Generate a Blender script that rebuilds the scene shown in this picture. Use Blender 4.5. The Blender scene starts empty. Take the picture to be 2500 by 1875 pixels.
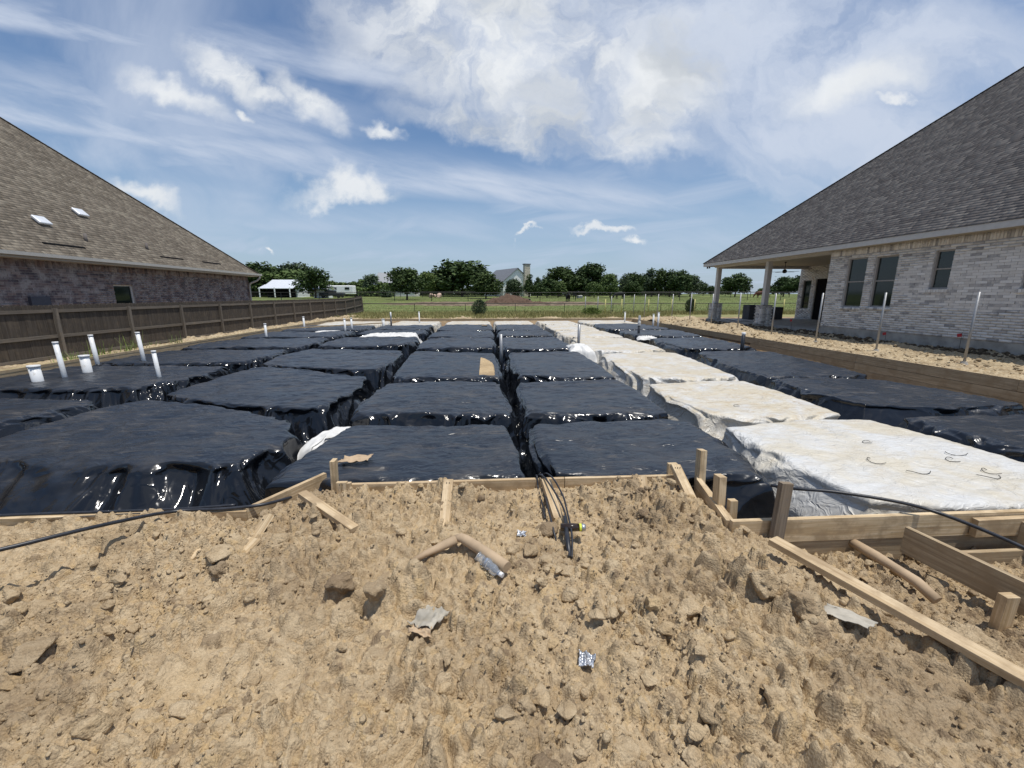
import bpy, bmesh, math, random
import numpy as np
from mathutils import Vector, Matrix
R = math.radians
random.seed(7)
rng = np.random.default_rng(11)
S = bpy.context.scene
COL = S.collection

# ------------------------------------------------------------------ camera
PITCH = math.atan(216.5 / 1005.0); YAW = R(3.507)
cam_d = bpy.data.cameras.new('camera'); cam = bpy.data.objects.new('camera', cam_d); COL.objects.link(cam)
cam.location = (0, 0, 1.6)
cam.rotation_euler = (R(90) - PITCH, 0, -YAW)
cam_d.sensor_width = 36; cam_d.lens = 36 * 1005 / 2500
cam_d.clip_start = 0.05; cam_d.clip_end = 4000
S.camera = cam
S.render.resolution_x = 1024; S.render.resolution_y = 768
S.view_settings.view_transform = 'Standard'
S.view_settings.look = 'None'; S.view_settings.gamma = 1; S.view_settings.use_curve_mapping = False
S.view_settings.exposure = 0.0

# ------------------------------------------------------------------ node helper
class NT:
    def __init__(s, tree):
        s.t = tree; s.n = tree.nodes; s.l = tree.links
    def put(s, sock, v):
        if isinstance(v, bpy.types.NodeSocket): s.l.new(v, sock)
        elif v is not None:
            if hasattr(sock, 'default_value'):
                try: sock.default_value = v
                except Exception:
                    if isinstance(v, (int, float)):
                        n = len(sock.default_value); sock.default_value = [v] * n
                    elif len(v) == 3: sock.default_value = (*v, 1)
                    else: raise
    def m(s, op, a, b=None, c=None, clamp=False):
        n = s.n.new('ShaderNodeMath'); n.operation = op; n.use_clamp = clamp
        s.put(n.inputs[0], a); s.put(n.inputs[1], b); s.put(n.inputs[2], c)
        return n.outputs[0]
    def vm(s, op, a, b=None, out=0):
        n = s.n.new('ShaderNodeVectorMath'); n.operation = op
        s.put(n.inputs[0], a)
        if b is not None: s.put(n.inputs[1], b)
        return n.outputs['Value'] if op in ('DOT_PRODUCT', 'LENGTH', 'DISTANCE') else n.outputs[0]
    def comb(s, x, y, z=0.0):
        n = s.n.new('ShaderNodeCombineXYZ'); s.put(n.inputs[0], x); s.put(n.inputs[1], y); s.put(n.inputs[2], z); return n.outputs[0]
    def sep(s, v):
        n = s.n.new('ShaderNodeSeparateXYZ'); s.put(n.inputs[0], v); return n.outputs
    def noise(s, vec, scale=5, detail=3, rough=.5, dist=0, lac=2.0, col=False, dim='3D'):
        n = s.n.new('ShaderNodeTexNoise'); n.noise_dimensions = dim
        s.put(n.inputs['Vector'], vec); s.put(n.inputs['Scale'], scale); s.put(n.inputs['Detail'], detail)
        s.put(n.inputs['Roughness'], rough); s.put(n.inputs['Distortion'], dist); s.put(n.inputs['Lacunarity'], lac)
        return n.outputs['Color'] if col else n.outputs['Fac']
    def voro(s, vec, scale=5, feature='F1', out='Distance', rand=1):
        n = s.n.new('ShaderNodeTexVoronoi'); n.feature = feature
        s.put(n.inputs['Vector'], vec); s.put(n.inputs['Scale'], scale); s.put(n.inputs['Randomness'], rand)
        return n.outputs[out]
    def sm(s, v, a, b, lo=0.0, hi=1.0):
        n = s.n.new('ShaderNodeMapRange'); n.interpolation_type = 'SMOOTHSTEP'
        s.put(n.inputs[0], v); s.put(n.inputs[1], a); s.put(n.inputs[2], b); s.put(n.inputs[3], lo); s.put(n.inputs[4], hi)
        return n.outputs[0]
    def mix(s, f, a, b, mode='MIX'):
        n = s.n.new('ShaderNodeMix'); n.data_type = 'RGBA'; n.blend_type = mode; n.clamp_factor = True
        s.put(n.inputs[0], f); s.put(n.inputs[6], a if not isinstance(a, tuple) else (*a[:3], 1)); s.put(n.inputs[7], b if not isinstance(b, tuple) else (*b[:3], 1))
        return n.outputs[2]
    def ramp(s, f, stops, interp='LINEAR'):
        n = s.n.new('ShaderNodeValToRGB'); n.color_ramp.interpolation = interp
        e = n.color_ramp.elements
        while len(e) < len(stops): e.new(0.5)
        for i, (p, c) in enumerate(stops): e[i].position = p; e[i].color = (*c[:3], 1)
        s.put(n.inputs[0], f); return n.outputs[0]
    def bump(s, h, strength=.5, dist=.01, normal=None):
        n = s.n.new('ShaderNodeBump'); s.put(n.inputs['Strength'], strength); s.put(n.inputs['Distance'], dist)
        s.put(n.inputs['Height'], h)
        if normal is not None: s.put(n.inputs['Normal'], normal)
        return n.outputs[0]
    def pos(s):
        return s.n.new('ShaderNodeNewGeometry').outputs['Position']
    def obj(s):
        return s.n.new('ShaderNodeTexCoord').outputs['Object']
    def uv(s):
        return s.n.new('ShaderNodeTexCoord').outputs['UV']
    def attr(s, name, out='Fac'):
        n = s.n.new('ShaderNodeAttribute'); n.attribute_name = name; return n.outputs[out]
    def rnd(s):
        return s.n.new('ShaderNodeObjectInfo').outputs['Random']

# ------------------------------------------------------------------ sun and sky
SUN = Vector((0.22, -0.14, 1.0)).normalized()
sun_d = bpy.data.lights.new('sun', 'SUN'); sun_d.energy = 4.0; sun_d.angle = R(0.55); sun_d.color = (1.0, 0.955, 0.88)
sun = bpy.data.objects.new('sun', sun_d); COL.objects.link(sun)
sun.rotation_euler = SUN.to_track_quat('Z', 'Y').to_euler()

W = bpy.data.worlds.new('World'); S.world = W; W.use_nodes = True
w = NT(W.node_tree); w.n.clear()
sky = w.n.new('ShaderNodeTexSky'); sky.sky_type = 'NISHITA'; sky.sun_disc = False
sky.sun_elevation = math.asin(SUN.z); sky.sun_rotation = math.atan2(SUN.x, SUN.y)
sky.air_density = 1.15; sky.dust_density = 0.7; sky.ozone_density = 2.2
SKY_STR = 0.10
d = w.n.new('ShaderNodeTexCoord').outputs['Generated']
dx, dy, dz = w.sep(d)
zc = w.m('MAXIMUM', dz, 0.02)
# cloud sheet coordinates (a plane overhead), streaks run along one direction
pl = w.comb(w.m('DIVIDE', dx, w.m('ADD', zc, .06)), w.m('DIVIDE', dy, w.m('ADD', zc, .06)), 0.0)
ca, sa = math.cos(R(-52)), math.sin(R(-52))
px_ = w.vm('DOT_PRODUCT', pl, (ca, sa, 0)); py_ = w.vm('DOT_PRODUCT', pl, (-sa, ca, 0))
st = w.comb(w.m('MULTIPLY', px_, 0.28), w.m('MULTIPLY', py_, 1.1), 0.0)
n1 = w.noise(st, 1.1, 7, .56, .5)
n2 = w.noise(w.vm('ADD', pl, (3.1, 8.2, 0)), .55, 3, .5, .3)
veil = w.m('ADD', w.m('MULTIPLY', w.sm(n1, .40, .68), w.sm(n2, .34, .58)), w.m('MULTIPLY', w.sm(dz, .40, .65), .16))
# front sky frame (fixed in the world): u to the right, v up
A = Vector((0.05979, 0.97574, -0.21059)); Rr = Vector((0.998128, -0.061166, 0.0)); U = Rr.cross(A)
fa = w.m('MAXIMUM', w.vm('DOT_PRODUCT', d, tuple(A)), .05)
front = w.sm(w.vm('DOT_PRODUCT', d, tuple(A)), .1, .35)
u = w.m('DIVIDE', w.vm('DOT_PRODUCT', d, tuple(Rr)), fa)
v = w.m('DIVIDE', w.vm('DOT_PRODUCT', d, tuple(U)), fa)
uv = w.comb(u, v, 0.0)
wn = w.noise(uv, 9, 5, .6, 0, col=True)
wn2 = w.noise(uv, 2.6, 4, .55, 0, col=True)
warp = w.vm('ADD', w.vm('MULTIPLY', w.vm('SUBTRACT', wn, (.5, .5, .5)), (.14, .13, 0)), w.vm('MULTIPLY', w.vm('SUBTRACT', wn2, (.5, .5, .5)), (.22, .20, 0)))
uw = w.vm('ADD', uv, warp)
K = 1005.0
def P(px, py): return ((px - 1250) / K, (937.5 - py) / K)
def blob(cx, cy, rx, ry, ang, soft=.75, src=uw):
    c = P(cx, cy); a = R(-ang)
    q = w.vm('SUBTRACT', src, (c[0], c[1], 0))
    a1 = w.m('DIVIDE', w.vm('DOT_PRODUCT', q, (math.cos(a), math.sin(a), 0)), rx / K)
    a2 = w.m('DIVIDE', w.vm('DOT_PRODUCT', q, (-math.sin(a), math.cos(a), 0)), ry / K)
    r = w.vm('LENGTH', w.comb(a1, a2, 0.0))
    return w.sm(r, 1.45, 1.45 - soft * 1.6)
def band(x0, y0, x1, y1, wid, bend, strength, fade=True):
    # a long streak from (x0,y0) to (x1,y1), sharp below, soft above
    p0 = P(x0, y0); p1 = P(x1, y1); L = math.hypot(p1[0] - p0[0], p1[1] - p0[1]); t = ((p1[0] - p0[0]) / L, (p1[1] - p0[1]) / L)
    q = w.vm('SUBTRACT', w.vm('ADD', uv, w.vm('MULTIPLY', w.vm('SUBTRACT', wn2, (.5, .5, .5)), (.05, .05, 0))), (p0[0], p0[1], 0))
    s_ = w.m('DIVIDE', w.vm('DOT_PRODUCT', q, (t[0], t[1], 0)), L)
    h_ = w.vm('DOT_PRODUCT', q, (-t[1], t[0], 0))
    h_ = w.m('SUBTRACT', h_, w.m('MULTIPLY', w.m('MULTIPLY', s_, w.m('SUBTRACT', 1.0, s_)), bend / K * 4))
    lo = w.sm(h_, -wid * .35 / K, wid * .1 / K); hi = w.sm(h_, wid * 1.6 / K, wid * .1 / K)
    e = w.m('MULTIPLY', w.sm(s_, -.15, .12), w.sm(s_, 1.12, .8))
    return w.m('MULTIPLY', w.m('MULTIPLY', w.m('MULTIPLY', lo, hi), e), strength)
def mx(a, b): return w.m('MAXIMUM', a, b)
fib = w.sm(w.noise(w.comb(w.vm('DOT_PRODUCT', uv, (.97, -.25, 0)), w.m('MULTIPLY', w.vm('DOT_PRODUCT', uv, (.25, .97, 0)), 5.0), 0.0), 3.0, 6, .6, .2),   .3, .72, .30, 1.0)
bands = band(-300, 215, 1720, 540, 85, -40, 1.0)
for b in [(-200, 20, 1150, 235, 85, 0, .85), (-200, 250, 900, 372, 130, 10, .75), (380, 412, 720, 425, 45, 12, .7), (1000, 430, 1720, 535, 42, 10, 1.0),
          (820, -60, 2300, 80, 200, 0, .5), (1200, 580, 1900, 620, 50, 10, .6), (450, 545, 1300, 590, 60, 0, .65), (1550, 645, 2500, 560, 120, 0, .7), (560, 610, 1500, 640, 60, 0, .35)]:
    bands = mx(bands, band(*b))
bands = w.m('MULTIPLY', bands, fib, None, True)
big = w.m('MULTIPLY', mx(blob(1830, 150, 800, 260, 8, .5), mx(blob(1750, 370, 330, 60, 25, .5), blob(2250, 380, 420, 110, -35, .6))), w.sm(w.noise(uw, 2.6, 7, .60, .5), .34, .60, .42, 1.05))
hz = w.m('MULTIPLY', w.sm(dz, .34, .0), .62)
veil_f = w.m('MULTIPLY', .98, mx(w.m('MULTIPLY', veil, .62), w.m('MULTIPLY', mx(bands, w.m('MULTIPLY', big, .95)), front)))
cirrus_c = (.60, .67, .80)
cu = blob(445, 228, 118, 32, 33, .8)
for b in [(560, 185, 125, 38, 33), (745, 250, 95, 44, 48), (650, 225, 60, 26, 33), (920, 322, 42, 20, 18), (600, 285, 28, 13, 20), (835, 482, 118, 24, 0), (800, 470, 40, 30, 0), (900, 470, 45, 30, 0),
          (355, 488, 85, 26, 18), (1480, 562, 58, 9, -3), (1545, 590, 30, 9, 0), (1290, 585, 20, 6, 0), (660, 590, 16, 6, 0), (2090, 195, 170, 58, -12), (2190, 245, 30, 14, 0)]:
    cu = mx(cu, blob(*b, .78))
cu = w.m('MULTIPLY', cu, w.sm(w.noise(uw, 11, 6, .60), .26, .50, .50, .92))
bigc = mx(blob(1220, 90, 380, 190, 12, .6), mx(blob(1650, 150, 230, 110, -35, .7), mx(blob(1330, 310, 330, 50, 6, .6), blob(1560, 250, 180, 90, 0, .8))))
bigd = w.m('MULTIPLY', bigc, w.sm(w.noise(uw, 4.2, 8, .62, .3), .38, .60, .12, .97))
shade = w.sm(w.noise(w.vm('ADD', uw, (4.3, 1.7, 0)), 4.2, 4, .5), .38, .62)
cum_f = w.m('MULTIPLY', mx(cu, bigd), front)
cum_c = w.mix(w.m('MULTIPLY', shade, w.m('ADD', w.m('MULTIPLY', bigc, .65), .15)), (.86, .885, .91), (.50, .545, .60))
skyc = w.vm('MULTIPLY', sky.outputs[0], (SKY_STR * .84, SKY_STR * .95, SKY_STR * 1.08))
c1 = w.mix(veil_f, skyc, cirrus_c)
c1 = w.mix(hz, c1, (.41, .53, .70))
c2 = w.mix(cum_f, c1, cum_c)
bg = w.n.new('ShaderNodeBackground'); w.put(bg.inputs[0], c2); bg.inputs[1].default_value = 1.0
wo = w.n.new('ShaderNodeOutputWorld'); w.l.new(bg.outputs[0], wo.inputs[0])

# ------------------------------------------------------------------ materials
def mat(name, fn, rough=.6, spec=.5):
    m = bpy.data.materials.new(name); m.use_nodes = True
    n = NT(m.node_tree); b = n.n['Principled BSDF']
    b.inputs['Roughness'].default_value = rough; b.inputs['Specular IOR Level'].default_value = spec
    fn(n, b); return m
def setc(n, b, c): n.put(b.inputs['Base Color'], c if not isinstance(c, tuple) else (*c[:3], 1))
def simple(name, c, rough=.6, spec=.5, metal=0, var=.12, scale=8, bump=0):
    def f(n, b):
        k = n.noise(n.obj(), scale, 4, .6)
        lo = tuple(x * (1 - var) for x in c); hi = tuple(min(1, x * (1 + var)) for x in c)
        setc(n, b, n.mix(n.sm(k, .3, .7), lo, hi)); b.inputs['Metallic'].default_value = metal
        if bump: n.put(b.inputs['Normal'], n.bump(k, .6, bump))
    return mat(name, f, rough, spec)

def f_dirt(lo, mid, hi, yellow):
    def f(n, b):
        p = n.pos(); t = n.attr('tint')
        a = n.noise(p, 1.1, 5, .6); bb = n.noise(p, 14, 5, .65); cc = n.noise(p, 120, 3, .7)
        c = n.mix(n.sm(bb, .3, .7), mid, hi)
        c = n.mix(n.sm(t, .55, 1.0, 0, .75), c, lo)
        c = n.mix(n.sm(t, .30, .05, 0, .6), c, yellow)
        c = n.mix(n.sm(a, .46, .66, 0, .45), c, lo)
        c = n.mix(n.sm(cc, .2, .8, 0, 1), n.mix(1.0, c, (.82, .81, .80), 'MULTIPLY'), n.mix(1.0, c, (1.13, 1.12, 1.1), 'MULTIPLY'))
        setc(n, b, c)
        h = n.m('ADD', n.m('MULTIPLY', n.noise(p, 55, 6, .72), 1.0), n.m('MULTIPLY', n.voro(p, 90), -.5))
        n.put(b.inputs['Normal'], n.bump(h, .85, .012))
    return f
M = {}
M['dirt'] = mat('tan clay soil', f_dirt((.185, .132, .085), (.385, .288, .175), (.53, .42, .275), (.50, .36, .19)), .95, .15)
M['dirt_pale'] = mat('pale dry soil', f_dirt((.14, .10, .062), (.33, .245, .145), (.56, .47, .32), (.32, .225, .12)), .95, .15)
M['dirt_dark'] = mat('dark topsoil', f_dirt((.055, .038, .028), (.095, .062, .045), (.14, .095, .07), (.16, .11, .075)), .95, .15)
M['dirt_wet'] = mat('damp soil in the trenches', f_dirt((.05, .038, .028), (.09, .07, .048), (.14, .11, .075), (.12, .09, .06)), .9, .2)

def f_wood(lo, hi, stain, dirt=.5, knots=True):
    def f(n, b):
        uvv = n.uv(); r = n.rnd(); tt = n.attr('tint')
        k = n.m('FRACT', n.m('ADD', r, tt))
        off = n.comb(n.m('MULTIPLY', k, 37.0), n.m('MULTIPLY', k, 11.0), 0.0)
        q = n.vm('ADD', uvv, off)
        g = n.noise(n.vm('MULTIPLY', q, (1.3, 38, 1)), 1.0, 5, .6, .9)
        fine = n.noise(n.vm('MULTIPLY', q, (5, 190, 1)), 1.0, 3, .6)
        c = n.mix(n.sm(g, .32, .68), lo, hi)
        c = n.mix(n.sm(fine, .3, .75, .25, 0), c, n.mix(1.0, c, (.6, .55, .5), 'MULTIPLY'))
        kv = n.voro(n.vm('MULTIPLY', q, (1.6, 7, 1)), 1.0)
        if knots: c = n.mix(n.sm(kv, .14, .05, 0, .75), c, stain)
        dn = n.noise(n.vm('ADD', n.pos(), off), 5, 5, .62)
        c = n.mix(n.sm(dn, .46, .66, 0, dirt), c, (.34, .25, .15)); c = n.mix(n.sm(n.noise(n.pos(), 30, 4, .7), .55, .75, 0, dirt * .6), c, (.30, .22, .135))
        c = n.mix(n.m('MULTIPLY', k, .35), c, stain)
        setc(n, b, c)
        n.put(b.inputs['Normal'], n.bump(n.m('ADD', g, n.m('MULTIPLY', fine, .5)), .35, .004))
    return f
M['wood'] = mat('fresh pine board', f_wood((.48, .345, .19), (.74, .60, .40), (.30, .20, .11), .8), .75, .25)
M['wood_old'] = mat('weathered grey stake', f_wood((.17, .135, .10), (.36, .30, .235), (.10, .08, .06), .4), .85, .2)
M['wood_side'] = mat('used brown form board', f_wood((.32, .245, .155), (.56, .45, .30), (.18, .135, .085), .8), .85, .2)
M['fence'] = mat('dark stained cedar', f_wood((.064, .054, .045), (.110, .095, .080), (.05, .042, .034), .10, False), .85, .15)
M['fence_rail'] = mat('stained fence rail', f_wood((.125, .11, .092), (.21, .185, .155), (.09, .075, .06), .15, False), .8, .2)

def f_plastic(n, b):
    p = n.pos(); r = n.rnd()
    dn = n.noise(p, 1.9, 6, .66, .4); spk = n.noise(p, 34, 4, .75); sm_ = n.noise(n.vm('MULTIPLY', p, (1.2, 5, 3)), 1.6, 5, .65, .8)
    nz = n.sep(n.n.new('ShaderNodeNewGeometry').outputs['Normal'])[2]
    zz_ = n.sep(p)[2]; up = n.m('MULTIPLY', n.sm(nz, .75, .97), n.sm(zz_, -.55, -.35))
    dust = n.m('MULTIPLY', up, n.m('ADD', n.m('MULTIPLY', n.sm(dn, .42, .80), .13), n.m('MULTIPLY', n.sm(spk, .64, .74), n.sm(sm_, .46, .64, 0, .4))))
    dust = n.m('ADD', dust, n.m('MULTIPLY', n.m('MULTIPLY', up, n.sm(sm_, .53, .70)), .16))
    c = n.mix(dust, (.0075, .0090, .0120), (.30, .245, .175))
    c = n.mix(n.m('MULTIPLY', up, .08), c, (.105, .155, .235))  # bluish sky sheen painted into upward faces, left out down in the trenches
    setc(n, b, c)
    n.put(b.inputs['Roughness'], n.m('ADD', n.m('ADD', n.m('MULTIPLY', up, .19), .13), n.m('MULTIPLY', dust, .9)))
    wv = n.vm('MULTIPLY', n.noise(p, 1.6, 3, .5, 0, col=True), (1.0, 1.0, 1.0))
    pw = n.vm('ADD', n.vm('MULTIPLY', p, (1, 1.9, 1)), wv)
    h1 = n.noise(n.vm('MULTIPLY', p, (1, 2.4, 1)), 4.5, 3, .5, 1.2)
    h2 = n.noise(n.vm('MULTIPLY', p, (1.0, 2.0, 1.4)), 26, 4, .6, .6)
    h3 = n.voro(pw, 2.3, 'DISTANCE_TO_EDGE'); h4 = n.voro(pw, 6.0, 'DISTANCE_TO_EDGE')
    ht = n.m('ADD', n.m('ADD', n.m('MULTIPLY', h1, 1.15), n.m('MULTIPLY', h2, .05)), n.m('ADD', n.m('MULTIPLY', n.m('MINIMUM', h3, .16), 1.2), n.m('MULTIPLY', n.m('MINIMUM', h4, .12), .7)))
    rp = n.m('ABSOLUTE', n.m('SUBTRACT', n.noise(n.vm('ADD', n.vm('MULTIPLY', p, (1.0, 2.6, 1)), n.vm('MULTIPLY', wv, (.5, .8, .5))), 2.3, 2, .5, .7), .5))
    ht = n.m('SUBTRACT', n.m('MULTIPLY', ht, .38), n.m('MULTIPLY', n.m('MINIMUM', rp, .15), 1.7))
    cr = n.m('ABSOLUTE', n.m('SUBTRACT', n.noise(n.vm('ADD', n.vm('MULTIPLY', p, (1, 1, .45)), wv), 2.4, 2, .5, .4), .5))
    hs = n.m('MULTIPLY', n.m('MINIMUM', cr, .10), -1.3)
    h = n.m('ADD', n.m('MULTIPLY', ht, n.m('MAXIMUM', up, .05)), n.m('MULTIPLY', hs, n.m('SUBTRACT', 1.0, n.m('MULTIPLY', up, .85))))
    n.put(b.inputs['Normal'], n.bump(h, .62, .05))
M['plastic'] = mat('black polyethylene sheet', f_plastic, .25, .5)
def f_white(n, b):
    p = n.pos()
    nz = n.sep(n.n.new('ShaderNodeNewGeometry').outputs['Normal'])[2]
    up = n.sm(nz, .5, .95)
    a = n.noise(p, 1.4, 6, .62, .6); bb = n.noise(n.vm('MULTIPLY', p, (1, 2.4, 1)), 6, 6, .66, .5); sp = n.noise(p, 40, 3, .7)
    c = n.mix(n.sm(a, .38, .66), (.60, .60, .585), (.58, .54, .45))
    yy_ = n.sep(p)[1]; far_ = n.m('ADD', n.sm(yy_, 4.2, 6.2, .25, 1.0), 0.0)
    c = n.mix(n.m('MULTIPLY', n.sm(a, .30, .62), n.m('MULTIPLY', far_, .75)), c, (.55, .475, .34))
    c = n.mix(n.m('MULTIPLY', n.m('MULTIPLY', n.sm(bb, .46, .70), .8), far_), c, (.44, .34, .21))
    c = n.mix(n.sm(bb, .40, .28, 0, .35), c, (.70, .72, .74))
    c = n.mix(n.m('MULTIPLY', n.sm(n.noise(n.vm('ADD', p, (5, 2, 0)), 2.2, 5, .6), .60, .72), .35), c, (.40, .44, .48))
    c = n.mix(n.sm(sp, .70, .78, 0, .5), c, (.25, .2, .14))
    c = n.mix(n.sm(up, 0, 1, .45, 0), c, (.36, .355, .335))  # grey shade painted into the colour of the steep side faces
    setc(n, b, c)
    b.inputs['Transmission Weight'].default_value = 0.0
    wv = n.vm('MULTIPLY', n.noise(p, 1.8, 3, .5, 0, col=True), (.9, .9, .9))
    r1 = n.m('ABSOLUTE', n.m('SUBTRACT', n.noise(n.vm('ADD', p, wv), 2.6, 3, .5, .6), .5)); r2 = n.m('ABSOLUTE', n.m('SUBTRACT', n.noise(n.vm('ADD', n.vm('MULTIPLY', p, (1, 1.7, 1)), wv), 6.0, 3, .5, .8), .5))
    h = n.m('MULTIPLY', n.m('ADD', n.m('MULTIPLY', n.m('MINIMUM', r1, .16), 3.2), n.m('MULTIPLY', n.m('MINIMUM', r2, .14), 1.3)), -1.0)
    n.put(b.inputs['Normal'], n.bump(h, .6, .045))
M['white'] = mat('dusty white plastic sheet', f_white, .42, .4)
M['white_clean'] = simple('clean white plastic sheet', (.66, .65, .62), .45, .4, 0, .08, 5, .01)

def f_pvc(n, b):
    p = n.obj(); k = n.noise(p, 9, 5, .7); s = n.noise(p, 45, 3, .7)
    c = n.mix(n.sm(k, .5, .75), (.74, .75, .75), (.52, .48, .42)); c = n.mix(n.sm(s, .66, .72, 0, .7), c, (.16, .15, .14)); setc(n, b, c)
M['pvc'] = mat('white pipe', f_pvc, .4, .5)
M['galv'] = simple('galvanised steel', (.33, .335, .34), .45, .5, .45, .1, 20)
M['black_rub'] = simple('black cable jacket', (.022, .024, .03), .42, .5, 0, .3, 20)
M['black_metal'] = simple('black painted steel', (.02, .019, .018), .6, .4, 0, .2, 6)
M['card'] = simple('brown cardboard', (.43, .32, .21), .85, .2, 0, .15, 6, .003)
M['card_grey'] = simple('dusty grey cardboard', (.42, .385, .32), .9, .15, 0, .2, 7, .004)
M['foil'] = simple('silver foil', (.50, .515, .54), .38, .5, .85, .15, 40, .01)
M['mortar_l'] = simple('grey mortar', (.42, .395, .375), .95, .1, 0, .15, 6, .004)
M['mortar_r'] = simple('pale mortar', (0.575, 0.558, 0.529), .95, .1, 0, .15, 6, .004)
M['concrete'] = simple('poured concrete', (.34, .325, .295), .9, .2, 0, .22, 3, .004)
M['fascia_l'] = simple('beige painted fascia', (0.460, 0.443, 0.402), .5, .4, 0, .05)
M['fascia_r'] = simple('greige painted fascia', (0.546, 0.527, 0.494), .5, .4, 0, .05)
M['soffit'] = simple('painted soffit board', (.40, .36, .29), .7, .3, 0, .06)
M['vinyl'] = simple('white vinyl frame', (.70, .70, .68), .4, .4, 0, .05)
M['bronze'] = simple('dark bronze frame', (.10, .095, .09), .4, .4, 0, .1)
M['grey_frame'] = simple('taupe window frame', (.30, .275, .25), .5, .4, 0, .05)
M['yellow'] = simple('yellow post sleeve', (.55, .50, .20), .6, .3, 0, .15)
M['red'] = simple('red paint', (.42, .03, .035), .6, .3, 0, .1)
M['siding'] = simple('white siding', (.88, .88, .86), .7, .2, 0, .03, 3)
M['metal_roof'] = simple('white metal roof', (.74, .76, .78), .35, .5, .2, .08, 2)
M['grey_roof'] = simple('grey shingle roof', (.16, .17, .19), .85, .2, 0, .15, 4)
M['stone'] = simple('pale limestone', (.55, .50, .40), .9, .2, 0, .3, 3)
M['cow_black'] = simple('black hide', (.012, .012, .013), .7, .3, 0, .2)
M['cow_brown'] = simple('red brown hide', (.13, .045, .025), .7, .3, 0, .2)
M['granite'] = simple('dark grey block', (.075, .078, .085), .7, .3, 0, .15, 4)
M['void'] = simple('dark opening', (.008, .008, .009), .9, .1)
M['bark'] = simple('brown bark', (.075, .058, .042), .95, .1, 0, .3, 10, .02)
def f_glass(n, b):
    setc(n, b, (.012, .02, .018)); b.inputs['Roughness'].default_value = .05; b.inputs['Specular IOR Level'].default_value = .55
M['glass'] = mat('dark window glass', f_glass)
def f_clear(n, b):
    setc(n, b, (.75, .82, .9)); b.inputs['Roughness'].default_value = .08; b.inputs['Transmission Weight'].default_value = .8; b.inputs['IOR'].default_value = 1.3
M['clear'] = mat('clear crumpled plastic', f_clear)

def f_brick(stops, white, wc):
    def f(n, b):
        k = n.m('FRACT', n.m('ADD', n.rnd(), n.attr('tint')))
        c = n.ramp(k, stops, 'CONSTANT')
        p = n.pos(); s = n.noise(p, 2.4, 5, .65); s2 = n.noise(p, 22, 4, .7)
        c = n.mix(n.m('MULTIPLY', n.sm(s, .40, .66), n.sm(s2, .25, .62, .2, 1)), c, tuple(list(wc)))
        c = n.mix(n.sm(s2, .55, .8, 0, white), c, wc)
        setc(n, b, c); n.put(b.inputs['Normal'], n.bump(s2, .5, .006))
    return f
M['brick_l'] = mat('washed red brown brick', f_brick([(0, (0.168, 0.129, 0.129)), (.2, (0.235, 0.174, 0.162)), (.38, (0.134, 0.112, 0.121)), (.55, (0.302, 0.252, 0.235)), (.7, (0.112, 0.099, 0.110)), (.85, (0.224, 0.185, 0.185))], .6, (0.414, 0.386, 0.375)), .9, .15)
M['brick_r'] = mat('white washed brick', f_brick([(0, (0.678, 0.658, 0.624)), (.3, (0.583, 0.556, 0.523)), (.5, (0.760, 0.740, 0.706)), (.68, (0.448, 0.427, 0.414)), (.78, (0.637, 0.610, 0.570)), (.9, (0.326, 0.319, 0.319))], .25, (0.706, 0.678, 0.637)), .9, .15)
def f_shingle(stops):
    def f(n, b):
        k = n.m('FRACT', n.m('ADD', n.rnd(), n.attr('tint')))
        c = n.ramp(k, stops, 'LINEAR'); p = n.pos()
        s = n.noise(p, 130, 2, .8); a = n.noise(p, .8, 3, .5)
        c = n.mix(n.sm(s, .3, .7, 0, .3), c, n.mix(1.0, c, (.7, .7, .7), 'MULTIPLY'))
        c = n.mix(n.sm(a, .35, .7, 0, .25), c, n.mix(1.0, c, (.75, .74, .74), 'MULTIPLY'))
        setc(n, b, c)
    return f
M['shingle_l'] = mat('brown asphalt shingle', f_shingle([(0, (0.168, 0.142, 0.111)), (.3, (0.204, 0.174, 0.137)), (.55, (0.231, 0.197, 0.156)), (.8, (0.271, 0.233, 0.183)), (1, (0.307, 0.267, 0.210))]), .95, .12)
M['shingle_r'] = mat('grey brown asphalt shingle', f_shingle([(0, (0.152, 0.135, 0.125)), (.3, (0.180, 0.161, 0.149)), (.55, (0.203, 0.183, 0.168)), (.8, (0.245, 0.221, 0.200)), (1, (0.282, 0.255, 0.227))]), .95, .12)
def f_leaf(lo, hi):
    def f(n, b):
        k = n.attr('tint'); r = n.rnd()
        c = n.mix(k, lo, hi); c = n.mix(n.m('MULTIPLY', r, .3), c, n.mix(1.0, c, (1.25, 1.05, .7), 'MULTIPLY')); setc(n, b, c)
        b.inputs['Subsurface Weight'].default_value = 0
    return f
M['leaf'] = mat('dark oak foliage', f_leaf((.022, .042, .016), (.075, .115, .038)), .75, .2)
M['leaf_light'] = mat('light green foliage', f_leaf((.05, .085, .025), (.13, .18, .06)), .75, .2)
M['leaf_blue'] = mat('grey green foliage', f_leaf((.035, .055, .032), (.10, .14, .075)), .75, .2)
M['grass_b'] = mat('grass blades', f_leaf((.15, .17, .06), (.40, .36, .18)), .8, .2)
M['weed'] = mat('green weeds', f_leaf((.08, .13, .03), (.22, .27, .09)), .7, .2)
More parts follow.
